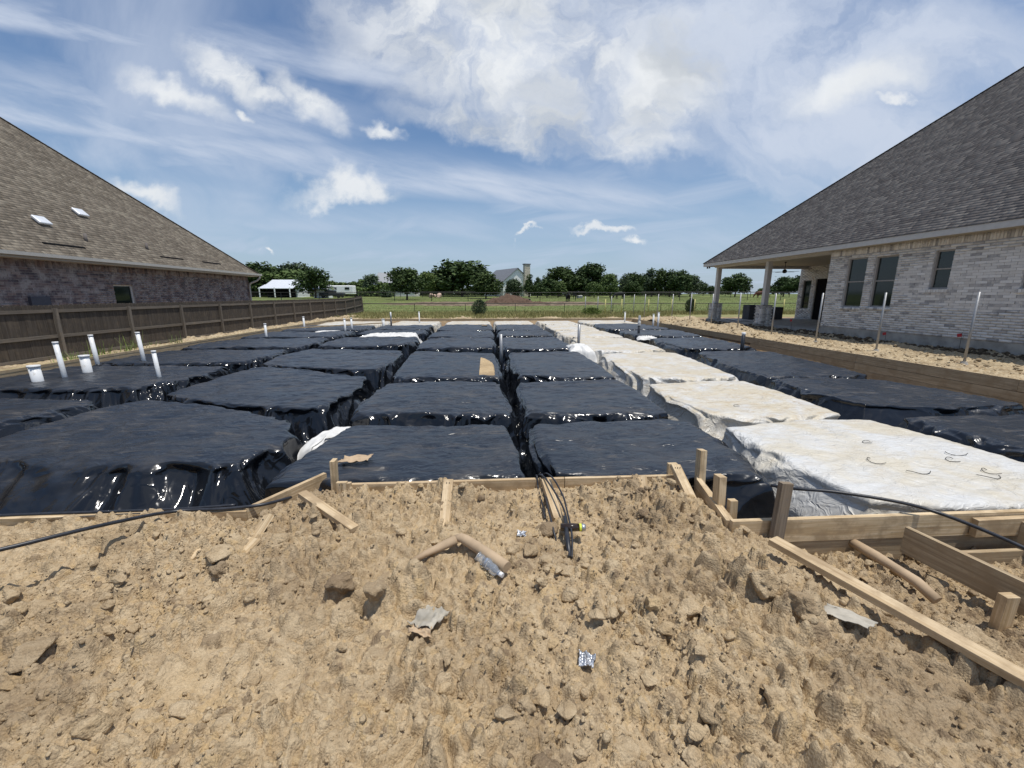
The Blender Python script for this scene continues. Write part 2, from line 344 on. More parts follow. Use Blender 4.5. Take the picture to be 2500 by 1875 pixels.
def f_ground(n, b):
    p = n.pos(); x, y, z = n.sep(p)
    a = n.noise(p, .12, 5, .6); bb = n.noise(p, 1.3, 5, .65); cc = n.noise(p, 9, 4, .7)
    g = n.mix(n.sm(a, .35, .65), (.105, .15, .045), (.165, .20, .068))
    g = n.mix(n.sm(bb, .35, .75, 0, .6), g, (.22, .215, .095))
    g = n.mix(n.sm(cc, .3, .8, 0, .4), g, (.07, .10, .03))
    e = n.m('ADD', y, n.m('MULTIPLY', n.m('SUBTRACT', bb, .5), 4.0))
    soil = n.mix(n.sm(bb, .35, .65), (.36, .27, .17), (.22, .15, .095))
    c = n.mix(n.sm(e, 31.0, 34.0), soil, n.mix(n.sm(e, 38, 44), n.mix(.5, g, (.34, .29, .15)), g))
    # bare strip of disturbed soil in the pasture
    q = n.vm('MULTIPLY', n.vm('SUBTRACT', p, (2.0, 61, 0)), (1 / 19., 1 / 7.5, 0))
    rr = n.m('ADD', n.vm('LENGTH', q), n.m('MULTIPLY', n.m('SUBTRACT', n.noise(p, .3, 4, .6), .5), 1.0))
    c = n.mix(n.sm(rr, 1.05, .8), c, n.mix(n.sm(bb, .4, .6), (.085, .055, .042), (.24, .19, .13)))
    setc(n, b, c); n.put(b.inputs['Normal'], n.bump(n.m('ADD', cc, bb), .5, .08))
M['ground'] = mat('pasture grass and soil', f_ground, .95, .1)

# ------------------------------------------------------------------ object helpers
def link(o, parent=None):
    COL.objects.link(o)
    if parent is not None: o.parent = parent
    return o
def tag(o, label=None, cat=None, group=None, kind=None):
    if label: o['label'] = label
    if cat: o['category'] = cat
    if group: o['group'] = group
    if kind: o['kind'] = kind
    return o
def empty(name, loc, label, cat, group=None, rz=0):
    o = bpy.data.objects.new(name, None); o.location = loc; o.rotation_euler = (0, 0, rz); o.empty_display_size = .2
    COL.objects.link(o); return tag(o, label, cat, group)
def npmesh(name, V, Fq, tint=None, uvs=None, smooth=False):
    """V (n,3); Fq (m,4) quads or (m,3) tris"""
    me = bpy.data.meshes.new(name); V = np.asarray(V, np.float32); Fq = np.asarray(Fq, np.int32)
    me.vertices.add(len(V)); me.vertices.foreach_set('co', V.ravel())
    k = Fq.shape[1]; me.loops.add(Fq.size); me.loops.foreach_set('vertex_index', Fq.ravel())
    me.polygons.add(len(Fq)); me.polygons.foreach_set('loop_start', np.arange(0, Fq.size, k, dtype=np.int32))
    try: me.polygons.foreach_set('loop_total', np.full(len(Fq), k, np.int32))
    except Exception: pass
    if smooth: me.polygons.foreach_set('use_smooth', np.ones(len(Fq), bool))
    if tint is not None:
        a = me.attributes.new('tint', 'FLOAT', 'POINT'); a.data.foreach_set('value', np.asarray(tint, np.float32).ravel())
    if uvs is not None:
        l = me.uv_layers.new(name='UVMap'); l.data.foreach_set('uv', np.asarray(uvs, np.float32).ravel())
    me.update(calc_edges=True); me.validate()
    return me
def obj(name, me, m, parent=None, inv=None):
    me.materials.clear(); me.materials.append(m)
    o = bpy.data.objects.new(name, me); link(o, parent)
    return o

class MB:
    def __init__(s, origin=(0, 0, 0)): s.v = []; s.f = []; s.uv = []; s.o = Vector(origin); s.t = []
    def poly(s, pts, uvs=None):
        b = len(s.v); s.v += [Vector(p) - s.o for p in pts]; s.f.append(list(range(b, b + len(pts))))
        s.uv += list(uvs) if uvs else [(0, 0)] * len(pts)
    def beam(s, p0, p1, w, h, up=(0, 0, 1), cut=None):
        """w across, h along up; uv.x metres along"""
        p0, p1 = Vector(p0), Vector(p1); a = (p1 - p0); L = a.length; a = a.normalized(); up = Vector(up)
        r = a.cross(up).normalized(); up = r.cross(a).normalized()
        c = [(-w / 2, -h / 2), (w / 2, -h / 2), (w / 2, h / 2), (-w / 2, h / 2)]
        A_ = [p0 + r * x + up * y for x, y in c]; B_ = [p1 + r * x + up * y for x, y in c]
        off = random.random() * 5; vv = off
        for i in range(4):
            j = (i + 1) % 4; ln = (A_[j] - A_[i]).length
            s.poly([A_[i], B_[i], B_[j], A_[j]][::-1], [(off, vv), (off + L, vv), (off + L, vv + ln), (off, vv + ln)][::-1]); vv += ln
        s.poly(A_[::1], [(off + c_[0], off + c_[1]) for c_ in c]); s.poly(B_[::-1], [(off + c_[0], off + c_[1]) for c_ in c])
        return s
    def box(s, c, sz):
        c = Vector(c); return s.beam(c - Vector((sz[0] / 2, 0, 0)), c + Vector((sz[0] / 2, 0, 0)), sz[1], sz[2])
    def tube(s, pts, r, n=8, cap=True):
        pts = [Vector(p) for p in pts]; rs = r if isinstance(r, (list, tuple)) else [r] * len(pts)
        rings = []; prev = None; acc = 0
        for i, p in enumerate(pts):
            t = (pts[min(i + 1, len(pts) - 1)] - pts[max(i - 1, 0)]).normalized()
            x = t.cross(Vector((0, 0, 1)) if abs(t.z) < .9 else Vector((0, 1, 0))).normalized()
            if prev is not None: x = (prev - t * prev.dot(t)).normalized()
            prev = x; y = t.cross(x)
            rings.append([p + (x * math.cos(2 * PI * k / n) + y * math.sin(2 * PI * k / n)) * rs[i] for k in range(n)])
        for i in range(len(pts) - 1):
            L = (pts[i + 1] - pts[i]).length
            for k in range(n):
                j = (k + 1) % n
                s.poly([rings[i][k], rings[i + 1][k], rings[i + 1][j], rings[i][j]][::-1], [(acc, k / n), (acc + L, k / n), (acc + L, (k + 1) / n), (acc, (k + 1) / n)][::-1])
            acc += L
        if cap: s.poly(rings[0]); s.poly(rings[-1][::-1])
        return s
    def build(s, name, m, parent=None, smooth=False, bevel=0):
        me = bpy.data.meshes.new(name); me.from_pydata([tuple(v) for v in s.v], [], s.f)
        l = me.uv_layers.new(name='UVMap')
        for i, q in enumerate(s.uv): l.data[i].uv = q
        bm = bmesh.new(); bm.from_mesh(me); bmesh.ops.remove_doubles(bm, verts=bm.verts, dist=1e-5)
        bmesh.ops.recalc_face_normals(bm, faces=bm.faces)
        if bevel: bmesh.ops.bevel(bm, geom=bm.edges[:], offset=bevel, segments=1, affect='EDGES')
        bm.to_mesh(me); bm.free()
        if smooth:
            for p in me.polygons: p.use_smooth = True
        if smooth == 'auto':
            me.polygons.foreach_set('use_smooth', [len(p.vertices) == 4 for p in me.polygons])
        me.materials.append(m); o = bpy.data.objects.new(name, me)
        o.location = s.o; 
        if parent is not None:
            o.parent = parent; o.location = s.o - wall_world(parent)
        COL.objects.link(o); return o
PI = math.pi
def wall_world(o):
    v = Vector(o.location)
    while o.parent: o = o.parent; v += o.location
    return v
def copy_tree(o, parent=None):
    c = o.copy(); COL.objects.link(c); c.parent = parent
    for ch in list(o.children): copy_tree(ch, c)
    return c

# numpy perlin noise
_perm = rng.permutation(512); _g = rng.uniform(0, 2 * PI, 512); _gx = np.cos(_g); _gy = np.sin(_g)
def pn(x, y, seed=0):
    xi = np.floor(x).astype(int); yi = np.floor(y).astype(int); fx = x - xi; fy = y - yi
    def g(a, b, dx_, dy_):
        h = _perm[(_perm[(a + seed * 17) & 511] + b) & 511]; return _gx[h] * dx_ + _gy[h] * dy_
    sx = fx * fx * fx * (fx * (fx * 6 - 15) + 10); sy = fy * fy * fy * (fy * (fy * 6 - 15) + 10)
    a = g(xi, yi, fx, fy); b = g(xi + 1, yi, fx - 1, fy); c = g(xi, yi + 1, fx, fy - 1); d_ = g(xi + 1, yi + 1, fx - 1, fy - 1)
    return (a + (b - a) * sx) * (1 - sy) + (c + (d_ - c) * sx) * sy
def fbm(x, y, oct=4, seed=0, gain=.5):
    r = 0; a = 1
    for i in range(oct): r = r + a * pn(x, y, seed + i * 3); x = x * 2.03 + 5.1; y = y * 2.03 - 3.7; a *= gain
    return r
def ridge(x, y, oct=3, seed=0):
    r = 0; a = 1
    for i in range(oct): r = r + a * (1 - np.abs(pn(x, y, seed + i * 5)) * 2.2); x = x * 1.9 + 2.3; y = y * 1.9 + 1.7; a *= .5
    return r
def sstep(x, a, b):
    t = np.clip((x - a) / (b - a), 0, 1); return t * t * (3 - 2 * t)
def grid_faces(nx, ny):
    i = np.arange(nx - 1)[None, :] + np.arange(ny - 1)[:, None] * nx
    return np.stack([i, i + 1, i + 1 + nx, i + nx], -1).reshape(-1, 4)

def stamp(X, Y, Z, T, lumps, rs):
    """raise angular clods out of a height field: each a small convex block cut by planes"""
    for (cx, cy, r, h, tint) in lumps:
        i0, i1 = np.searchsorted(X, (cx - r * 1.5, cx + r * 1.5)); j0, j1 = np.searchsorted(Y, (cy - r * 1.5, cy + r * 1.5))
        if i1 - i0 < 1 or j1 - j0 < 1: continue
        gx = (X[i0:i1] - cx)[None, :]; gy = (Y[j0:j1] - cy)[:, None]
        a0 = rs.uniform(0, 2 * PI); asp = rs.uniform(.6, 1)
        u_ = (gx * math.cos(a0) + gy * math.sin(a0)) / r; v_ = (-gx * math.sin(a0) + gy * math.cos(a0)) / (r * asp)
        hh = 1.0 + rs.uniform(-.35, .35) * u_ + rs.uniform(-.35, .35) * v_
        k = rs.integers(5, 8); ph = rs.uniform(0, 2 * PI)
        for q in range(k):
            th = ph + 2 * PI * q / k + rs.uniform(-.3, .3); st_ = rs.uniform(1.4, 2.8); e = rs.uniform(.75, 1.1)
            hh = np.minimum(hh, (e - (u_ * math.cos(th) + v_ * math.sin(th))) * st_)
        hh = np.minimum(hh, 1.2 - .5 * (u_ * u_ + v_ * v_))
        base = Z[j0:j1, i0:i1]; zc_ = Z[min((j0 + j1) // 2, len(Y) - 1), min((i0 + i1) // 2, len(X) - 1)]
        new = zc_ - .35 * h + hh * h
        msk = (new > base) & (hh > 0)
        base[msk] = new[msk]; T[j0:j1, i0:i1][msk] = tint
def pits(X, Y, Z, T, lst, rs):
    for (cx, cy, r, dp) in lst:
        i0, i1 = np.searchsorted(X, (cx - r * 1.6, cx + r * 1.6)); j0, j1 = np.searchsorted(Y, (cy - r * 1.6, cy + r * 1.6))
        if i1 - i0 < 2 or j1 - j0 < 2: continue
        gx = (X[i0:i1] - cx)[None, :]; gy = (Y[j0:j1] - cy)[:, None]; a0 = rs.uniform(0, PI); asp = rs.uniform(.25, .6)
        u_ = (gx * math.cos(a0) + gy * math.sin(a0)) / r; v_ = (-gx * math.sin(a0) + gy * math.cos(a0)) / (r * asp)
        q = np.sqrt(u_ ** 2 + v_ ** 2) + .35 * fbm((gx + cx) * 40, (gy + cy) * 40, 2, 5)
        Z[j0:j1, i0:i1] -= dp * np.clip((1.05 - q) * 2.2, 0, 1)
def lumps(n, x0, x1, y0, y1, r0, r1, rs, hk=(.5, .95), power=2.2, keep=None):
    out = []
    r = r0 * (1 - rs.uniform(0, 1, n) * (1 - (r0 / r1) ** power)) ** (-1 / power)
    xs = rs.uniform(x0, x1, n); ys = rs.uniform(y0, y1, n); hs = rs.uniform(*hk, n) * r; ts = rs.uniform(0, 1, n) ** 1.25 * .95
    m = np.ones(n, bool) if keep is None else keep(xs, ys, r, rs)
    return list(zip(xs[m], ys[m], r[m], hs[m], ts[m]))

# ------------------------------------------------------------------ ground sheet
def base_z(x, y):
    z = np.full(np.broadcast(x, y).shape, -.12)
    z = z + np.clip((y - 42) * .03, 0, .9) + np.clip((y - 72) * .012, 0, 1.5)
    z = z + .12 * pn(x * .05, y * .05, 3) * sstep(y, 40, 60)
    z = z - .10 * sstep(-x, 10.5, 11.5) * sstep(40 - y, 0, 5)
    return z
PX0, PX1, PY1 = -10.42, 10.36, 28.9
xs = np.unique(np.concatenate([[-900, -500, -300, -200, -150], np.arange(-120, -20, 3), np.arange(-20, 20.1, .4), np.arange(23, 121, 3), [150, 200, 300, 500, 900], [PX0, PX0 + .02, PX1, PX1 - .02]]))
ys = np.unique(np.concatenate([[-300, -100, -40, -15, -6], np.arange(-2, 2, .5), [2.4, 2.5, 2.56, 2.6], np.arange(3, 46, .5), np.arange(46, 140, 2.0), [160, 200, 260, 400, 700, 1200, 2200], [PY1, PY1 + .02]]))
XX, YY = np.meshgrid(xs, ys); ZZ = base_z(XX, YY)
pit = (XX > PX0 + .01) & (XX < PX1 - .01) & (YY > 2.55) & (YY < PY1 + .01)
ZZ[pit] = -.80
low = (np.abs(XX) < 10) & (YY <= 2.58); ZZ[low] = -.62
me = npmesh('ground', np.stack([XX, YY, ZZ], -1).reshape(-1, 3), grid_faces(len(xs), len(ys)), smooth=False)
tag(obj('ground', me, M['ground']), 'green pasture and bare building lot reaching to the horizon', None, None, 'structure')

# ------------------------------------------------------------------ foreground dirt
def yb(x):   # front line of the form boards
    return np.where(x < -1.80, 2.965, np.where(x < -1.50, 2.965 + (x + 1.80) / .30 * .60, np.where(x < 1.74, 3.385, np.where(x < 1.90, 3.385 - (x - 1.74) * 4.8, 2.62))))
def front_base(x, y):
    z = -.09 + .055 * fbm(x * .9, y * .9, 3, 1) + 0 * x
    z = z - .07 * np.exp(-(((x + .7) / .55) ** 2 + ((y - 2.95) / .22) ** 2)) - .07 * np.exp(-(((x - .75) / .35) ** 2 + ((y - 2.75) / .25) ** 2))
    z = z + .035 * np.exp(-((y - 3.28) / .12) ** 2) * sstep(1.75 - np.abs(x), 0, .2)
    z = z + .04 * sstep(-x, 1.9, 2.6) * sstep(y, 2.3, 2.9)
    dd = (x - 1.78) * .93 + (y - 2.6) * .36          # to the right of the ridge
    z = z - .24 * sstep(dd, -.02, .55) - .05 * sstep(dd, .6, 1.6)
    z = z + .10 * sstep(1.75 - y, 0, 1.0) * sstep(dd, .2, .8)
    return z
def billow(x, y, seed=0):
    wx_ = .35 * fbm(x * 2.5, y * 2.5, 2, seed + 40); wy_ = .35 * fbm(x * 2.5 + 9, y * 2.5, 2, seed + 44)
    x = x + wx_ * .4; y = y + wy_ * .4
    m = sstep(fbm(x * .9, y * .9, 2, seed + 50), -.45, .25)
    z = .10 * np.abs(pn(x * 3.4, y * 3.4, seed)) + .115 * np.abs(pn(x * 7.3 + 3, y * 7.3, seed + 1)) + .080 * np.abs(pn(x * 14 + 7, y * 14, seed + 2)) + .040 * np.abs(pn(x * 28 + 2, y * 28, seed + 3)) + .010 * np.abs(pn(x * 62, y * 62, seed + 4))
    return z * (.28 + 1.0 * m) - .05
def clod_field(name, X, Y, basef, lst, mtl, rs, rough=(.012, .006), label=None, cut=None, cutz=-.8, pit_list=()):
    XX, YY = np.meshgrid(X, Y); Z = basef(XX, YY)
    Z = Z + rough[0] * fbm(XX * 7, YY * 7, 3, 4) + rough[1] * fbm(XX * 28, YY * 28, 3, 9)
    T = np.clip(.42 + .5 * fbm(XX * 1.7, YY * 1.7, 3, 21), 0, 1)
    stamp(X, Y, Z, T, sorted(lst, key=lambda l: -l[2]), rs)
    pits(X, Y, Z, T, pit_list, rs)
    Z = Z + .5 * rough[1] * fbm(XX * 60, YY * 60, 2, 2)
    if cut is not None: Z[cut(XX, YY)] = cutz
    me = npmesh(name, np.stack([XX, YY, Z], -1).reshape(-1, 3), grid_faces(len(X), len(Y)), tint=T)
    o = obj(name, me, mtl); tag(o, label, None, None, 'structure'); return o, X, Y, Z
rs = np.random.default_rng(5)
X = np.arange(-5.0, 5.2, .0080)
Y = [.2]
while Y[-1] < 3.72: Y.append(Y[-1] + .0058 + .0022 * max(0, Y[-1] - 1))
Y = np.array(Y)
dens = lambda x, y: sstep(fbm(x * .8, y * .8, 3, 31), -.25, .35)
LST = lumps(40000, -4.8, 5.1, .3, 3.45, .011, .030, rs, (.8, 1.4), 1.9, lambda x, y, r, q: q.uniform(0, 1, len(x)) < .45 + .55 * dens(x, y))
LST += lumps(4200, -4.8, 5.1, .4, 3.45, .024, .060, rs, (.6, 1.0), 2.2, lambda x, y, r, q: (q.uniform(0, 1, len(x)) < .15 + .85 * dens(x, y)) & (y < yb(x) - r))
LST += lumps(420, -4.8, 5.1, .5, 3.3, .055, .14, rs, (.55, .9), 2.2, lambda x, y, r, q: (q.uniform(0, 1, len(x)) < .2 + .8 * dens(x, y)) & (y < yb(x) - r * 1.1))
PITS = [(q[0], q[1], q[2], q[2] * rs.uniform(.6, 1.3)) for q in lumps(500, -4.8, 5.1, .4, 3.3, .012, .045, rs, (1, 1), 1.8, lambda x, y, r, q: q.uniform(0, 1, len(x)) < .2 + .8 * dens(x, y))]
PITS += [(1.12, 2.28, .05, .10), (1.05, 2.32, .06, .09), (.56, 2.42, .05, .1), (-.72, 2.03, .06, .09), (-.28, 1.97, .07, .09), (-1.28, 1.33, .06, .09), (-1.75, 1.5, .07, .1), (-2.0, 1.42, .06, .1), (1.62, 1.88, .07, .12), (1.5, 2.1, .05, .09), (2.45, 1.75, .09, .08), (2.05, 1.35, .06, .07), (-.72, 2.9, .06, .08), (-.42, 3.0, .05, .12), (.9, 1.05, .05, .06)]
LST += [(rs.normal(-.7, .28), rs.normal(2.0, .18), rs.uniform(.05, .11), rs.uniform(.04, .09), rs.uniform(.3, .9)) for _ in range(22)] + [(rs.normal(1.5, .25), rs.normal(1.9, .25), rs.uniform(.05, .12), rs.uniform(.05, .10), rs.uniform(.3, .9)) for _ in range(26)] + [(rs.normal(-2.3, .4), rs.normal(1.9, .3), rs.uniform(.05, .12), rs.uniform(.04, .08), rs.uniform(.2, .8)) for _ in range(22)]
LST += [(-.87, 2.18, .13, .11, .80), (-.62, 2.03, .11, .10, .62), (-.45, 2.1, .13, .10, .15), (.85, 1.86, .085, .07, .1), (1.50, 1.95, .15, .15, .7), (1.62, 1.78, .12, .11, .4),
        (-1.95, 2.36, .12, .06, .6), (-1.62, 2.32, .09, .07, .85), (.13, 1.42, .10, .07, .2), (1.28, 3.1, .07, .06, .9), (1.05, 2.1, .09, .07, .85), (1.35, 1.55, .12, .08, .5),
        (-1.2, 1.72, .10, .07, .6), (-.15, 1.66, .08, .07, .2), (.02, 1.63, .08, .07, .1), (2.35, 1.95, .16, .07, .3), (2.62, 1.75, .15, .07, .5), (-2.75, 2.22, .12, .09, .3), (-.95, 3.15, .12, .08, .6),
        (-.25, 3.2, .13, .10, .5), (.12, 3.22, .10, .08, .3), (.85, 3.2, .13, .11, .6), (-1.3, 1.35, .14, .07, .2), (.45, 1.25, .06, .05, .1), (1.15, 1.45, .12, .06, .3)]
_, FX, FY, FZ = clod_field('dirt_mound', X, Y, lambda a, b: front_base(a, b) + billow(a, b, 3), LST, M['dirt'], rs, (.008, .007), 'rough lumpy tan clay soil heaped in front of the form boards', lambda a, b: b > yb(a), -.8, PITS)
def gz(x, y):
    return float(FZ[min(np.searchsorted(FY, y), len(FY) - 1), min(np.searchsorted(FX, x), len(FX) - 1)])

def gm(x, y, r=.05):
    i0, i1 = np.searchsorted(FX, (x - r, x + r)); j0, j1 = np.searchsorted(FY, (y - r, y + r)); return float(np.percentile(FZ[j0:j1, i0:i1], 85))
# loose crumbs and clods lying on the mound
def clod_mesh(r, rs, sub=1, rough=.2):
    bm = bmesh.new(); bmesh.ops.create_icosphere(bm, subdivisions=sub, radius=1)
    V = np.array([v.co[:] for v in bm.verts]); Fc = np.array([[v.index for v in f.verts] for f in bm.faces]); bm.free()
    for _ in range(12):
        nrm = rs.normal(size=3); nrm /= np.linalg.norm(nrm); dd = rs.uniform(.45, .82); s_ = V @ nrm
        V = V - np.maximum(s_ - dd, 0)[:, None] * nrm
    V = V + rs.normal(size=V.shape) * rough * .12
    V = V * np.array([1, rs.uniform(.65, 1), rs.uniform(.5, .85)]) * r
    a = rs.uniform(0, 2 * PI); c, s_ = math.cos(a), math.sin(a)
    return V @ np.array([[c, s_, 0], [-s_, c, 0], [0, 0, 1]]), Fc
protos = [clod_mesh(1, rs, 2 if i < 6 else 1) for i in range(14)]
def scatter_clods(name, n, samp, zf, r0, r1, mtl, label, power=2.4, cat=None, lowp=True):
    Vs, Fs, Ts = [], [], []; k = 0
    for i in range(n):
        x, y = samp(); r = r0 * (1 - rs.uniform(0, 1) * (1 - (r0 / r1) ** power)) ** (-1 / power)
        V, Fc = protos[rs.integers(6, 14)] if lowp and r < .03 else protos[rs.integers(0, 6)]
        a = rs.uniform(0, 2 * PI); c, s_ = math.cos(a), math.sin(a)
        V = V @ np.array([[c, s_, 0], [-s_, c, 0], [0, 0, 1]]) * r
        Vs.append(V + np.array([x, y, zf(x, y) + r * .12])); Fs.append(Fc + k); Ts.append(np.full(len(V), rs.uniform(.1, .62) if rs.uniform() < .88 else rs.uniform(.6, 1))); k += len(V)
    me = npmesh(name, np.concatenate(Vs), np.concatenate(Fs), tint=np.concatenate(Ts))
    return tag(obj(name, me, mtl), label, cat, None, 'stuff')
PROPS = [(.45, 1.61), (-.33, 1.88), (1.84, 1.70), (.23, 2.69), (0, 2.27), (-.3, 2.47), (-.1, 2.42), (.62, 2.68), (-.34, 3.0), (-1.2, 2.9), (-1.62, 2.7), (-1.6, 2.52)]
def s_front():
    while True:
        x, y = rs.uniform(-4.6, 5), rs.uniform(.4, 3.35)
        if min((x - a_) ** 2 + (y - b_) ** 2 for a_, b_ in PROPS) < .012: continue
        if abs(x) < 1.4 * y + 1.0 and y < yb(np.array(x)) - .03 and rs.uniform() < .22 + .78 * float(dens(np.array(x), np.array(y))): return x, y
scatter_clods('loose_clods', 11000, s_front, gz, .006, .040, M['dirt'], 'small loose crumbs of dry tan clay strewn over the mound', 2.9, 'soil')

protos = protos[:6] + protos[6:]
def rough_protos(n_):
    out = []
    for i in range(n_):
        V, Fc = clod_mesh(1, rs, 3, .03); dv = fbm(V[:, 0] * 2.2 + i, V[:, 1] * 2.2 + V[:, 2] * 1.7, 3, 7); nn = V / (np.linalg.norm(V, axis=1)[:, None] + 1e-9)
        out.append((V + nn * (dv * .20)[:, None], Fc))
    return out
_p = protos; protos = rough_protos(6) + _p[6:]
scatter_clods('loose_lumps', 230, s_front, gz, .030, .10, M['dirt'], 'fist sized angular lumps of tan clay over the mound', 2.3, 'soil', False)
protos = _p
# larger clods that can be told apart
BIG = [(-.87, 2.14, .10, 'dark grey brown clod, the biggest one left of the bent cardboard tube', .9),
       (-.62, 1.98, .075, 'brown clod touching the biggest grey clod on its right', .8),
       (-.36, 2.05, .085, 'grey tan clod standing just above the torn paper bag', .6),
       (1.50, 1.93, .11, 'large rounded tan clod beside the top end of the long plank', .45),
       (1.63, 1.74, .09, 'dark cracked clod left of the grey cardboard scrap', .75),
       (.85, 1.82, .06, 'pointed yellow tan clod on the open soil right of the foil scrap', .1),
       (.14, 1.41, .07, 'flat topped tan clod with a dark gap under it, below the foil scrap', .3),
       (1.27, 3.10, .05, 'round grey clod below the leaning stakes at the right corner of the boards', .95),
       (-1.62, 2.30, .07, 'sharp edged grey clod lying on the left part of the mound', .85),
       (-2.72, 2.20, .08, 'smooth pinkish clod at the left edge of the mound', .5),
       (2.33, 1.93, .11, 'flat layered clod right of the long plank', .4),
       (2.60, 1.72, .11, 'broad cracked slab of clay below the sunken tube', .35),
       (-.93, 1.45, .06, 'tan clod with a deep shadow on its left, in the lower left soil', .3),
       (-.10, 1.62, .055, 'upright yellowish clod in the middle of the open soil', .15),
       (1.20, 1.35, .08, 'long rounded clod in the lower right soil', .4)]
for x, y, r, lab, t in BIG:
    V, Fc = clod_mesh(r, rs, 4, .03)
    dv = np.array([fbm(np.array([v_[0] * 22 / 1 + x]), np.array([v_[1] * 22 + v_[2] * 17]), 3, 7)[0] for v_ in V])
    nn = V / (np.linalg.norm(V, axis=1)[:, None] + 1e-9); V = V + nn * (dv * r * .30)[:, None]
    me = npmesh('dirt_clod', V, Fc, tint=np.full(len(V), t)); o = obj('dirt_clod', me, M['dirt']); o.location = (x, y, gz(x, y) - r * .22)
    tag(o, lab, 'clod', 'large clods on the mound')
def far(px, D):   # lateral position at distance D (lot axis) for a bearing measured on the horizon
    dd = A + Rr * ((px - 1250) / 1005) + U * (216.5 / 1005); return dd.x / dd.y * D
# ------------------------------------------------------------------ side strips of soil
rs = np.random.default_rng(9)
def keepall(*a): return None
def right_base(x, y): return -.10 + .05 * fbm(x * .6, y * .6, 3, 5) + .12 * sstep(x, 14.1, 14.55) * (.5 + fbm(x * 3, y * 3, 2, 8)) - .02 * sstep(y, 20, 28)
X = np.arange(10.40, 14.62, .035); Y = np.arange(4.5, 31, .05)
pile = [(11.2, 17.5, .9, .30), (11.5, 22.5, 1.3, .42), (12.6, 20.5, .8, .3), (10.9, 25.5, .9, .3), (12.0, 26.5, 1.4, .35), (13.6, 13, .5, .12)]
def rb(x, y):
    z = right_base(x, y)
    for cx, cy, r, h in pile: z = z + h * np.exp(-(((x - cx) / r) ** 2 + ((y - cy) / (r * 1.2)) ** 2) * 1.6)
    return z
L2 = lumps(7000, 10.5, 14.5, 5, 30, .03, .10, rs, (.5, .9), 2.2, lambda x, y, r, q: (q.uniform(0, 1, len(x)) < .30 + .8 * sstep(rb(x, y), -.08, .10)))
o, SX, SY, SZ = clod_field('dirt_strip', X, Y, rb, L2, M['dirt_pale'], rs, (.05, .025), 'pale disturbed soil between the right form boards and the white brick house')
def szf(x, y): return float(SZ[min(np.searchsorted(SY, y), len(SY) - 1), min(np.searchsorted(SX, x), len(SX) - 1)])
scatter_clods('mud_clods', 900, lambda: (14.30 + rs.normal(0, .14), rs.uniform(6, 27)), szf, .04, .14, M['dirt_wet'], 'ridge of dark mud clods along the foot of the white brick house', 2.2, 'soil', False)
scatter_clods('strip_clods', 1500, lambda: (rs.uniform(10.5, 14), rs.uniform(6, 30)), szf, .025, .11, M['dirt_pale'], 'scattered clods on the strip in front of the white brick house', 2.0, 'soil', False)
def left_base(x, y): return -.16 + .05 * fbm(x * .8, y * .8, 3, 6) + (.34 * np.exp(-((x + 10.95) / .32) ** 2) * sstep(y, 12.5, 16) * (.55 + .5 * pn(x * 0, y * .55, 3)))
X = np.arange(-12.3, -10.43, .03); Y = np.arange(3.2, 36, .05)
L3 = lumps(3000, -12.2, -10.5, 12, 34, .04, .13, rs, (.5, .95), 2.0, lambda x, y, r, q: (q.uniform(0, 1, len(x)) < np.exp(-((x + 10.95) / .45) ** 2)))
clod_field('dirt_berm', X, Y, left_base, L3, M['dirt_pale'], rs, (.03, .02), 'strip of pale clods between the left form boards and the stained fence')
def back_base(x, y): return -.14 + .06 * fbm(x * .5, y * .5, 3, 6) + .26 * np.exp(-((y - 30.3) / .9) ** 2) * sstep(pn(x * .35, y * 0, 5), -.15, .4)
X = np.arange(-13, 15.5, .06); Y = np.arange(28.96, 34, .06)
L4 = lumps(2600, -12, 15, 29.2, 32.5, .05, .16, rs, (.5, .9), 2.0, lambda x, y, r, q: q.uniform(0, 1, len(x)) < .1 + .9 * sstep(back_base(x, y), -.1, .05))
clod_field('dirt_bank', X, Y, back_base, L4, M['dirt_pale'], rs, (.03, .03), 'bank of pale clods behind the far form board')
# pasture dirt pile
def pile_base(x, y):
    r = np.sqrt(((x - 3.2) / 3.6) ** 2 + ((y - 62) / 2.8) ** 2); r2 = np.sqrt(((x - 6.0) / 4.5) ** 2 + ((y - 61) / 2.5) ** 2)
    return base_z(x, y) - .1 + 1.35 * np.clip(1 - r, 0, 1) ** .75 * (1 + .2 * pn(x * 1.3, y * 1.3, 2)) + .35 * np.clip(1 - r2, 0, 1) - .0 * x
X = np.arange(-2, 11, .09); Y = np.arange(58, 66, .12)
clod_field('dirt_pile', X, Y, pile_base, lumps(900, -1, 10, 59, 65, .08, .3, rs, (.5, .9), 2), M['dirt_dark'], rs, (.06, .05), 'x')
o = bpy.data.objects['dirt_pile']; del o['kind']; tag(o, 'heap of dark brown topsoil out in the pasture', 'dirt pile')

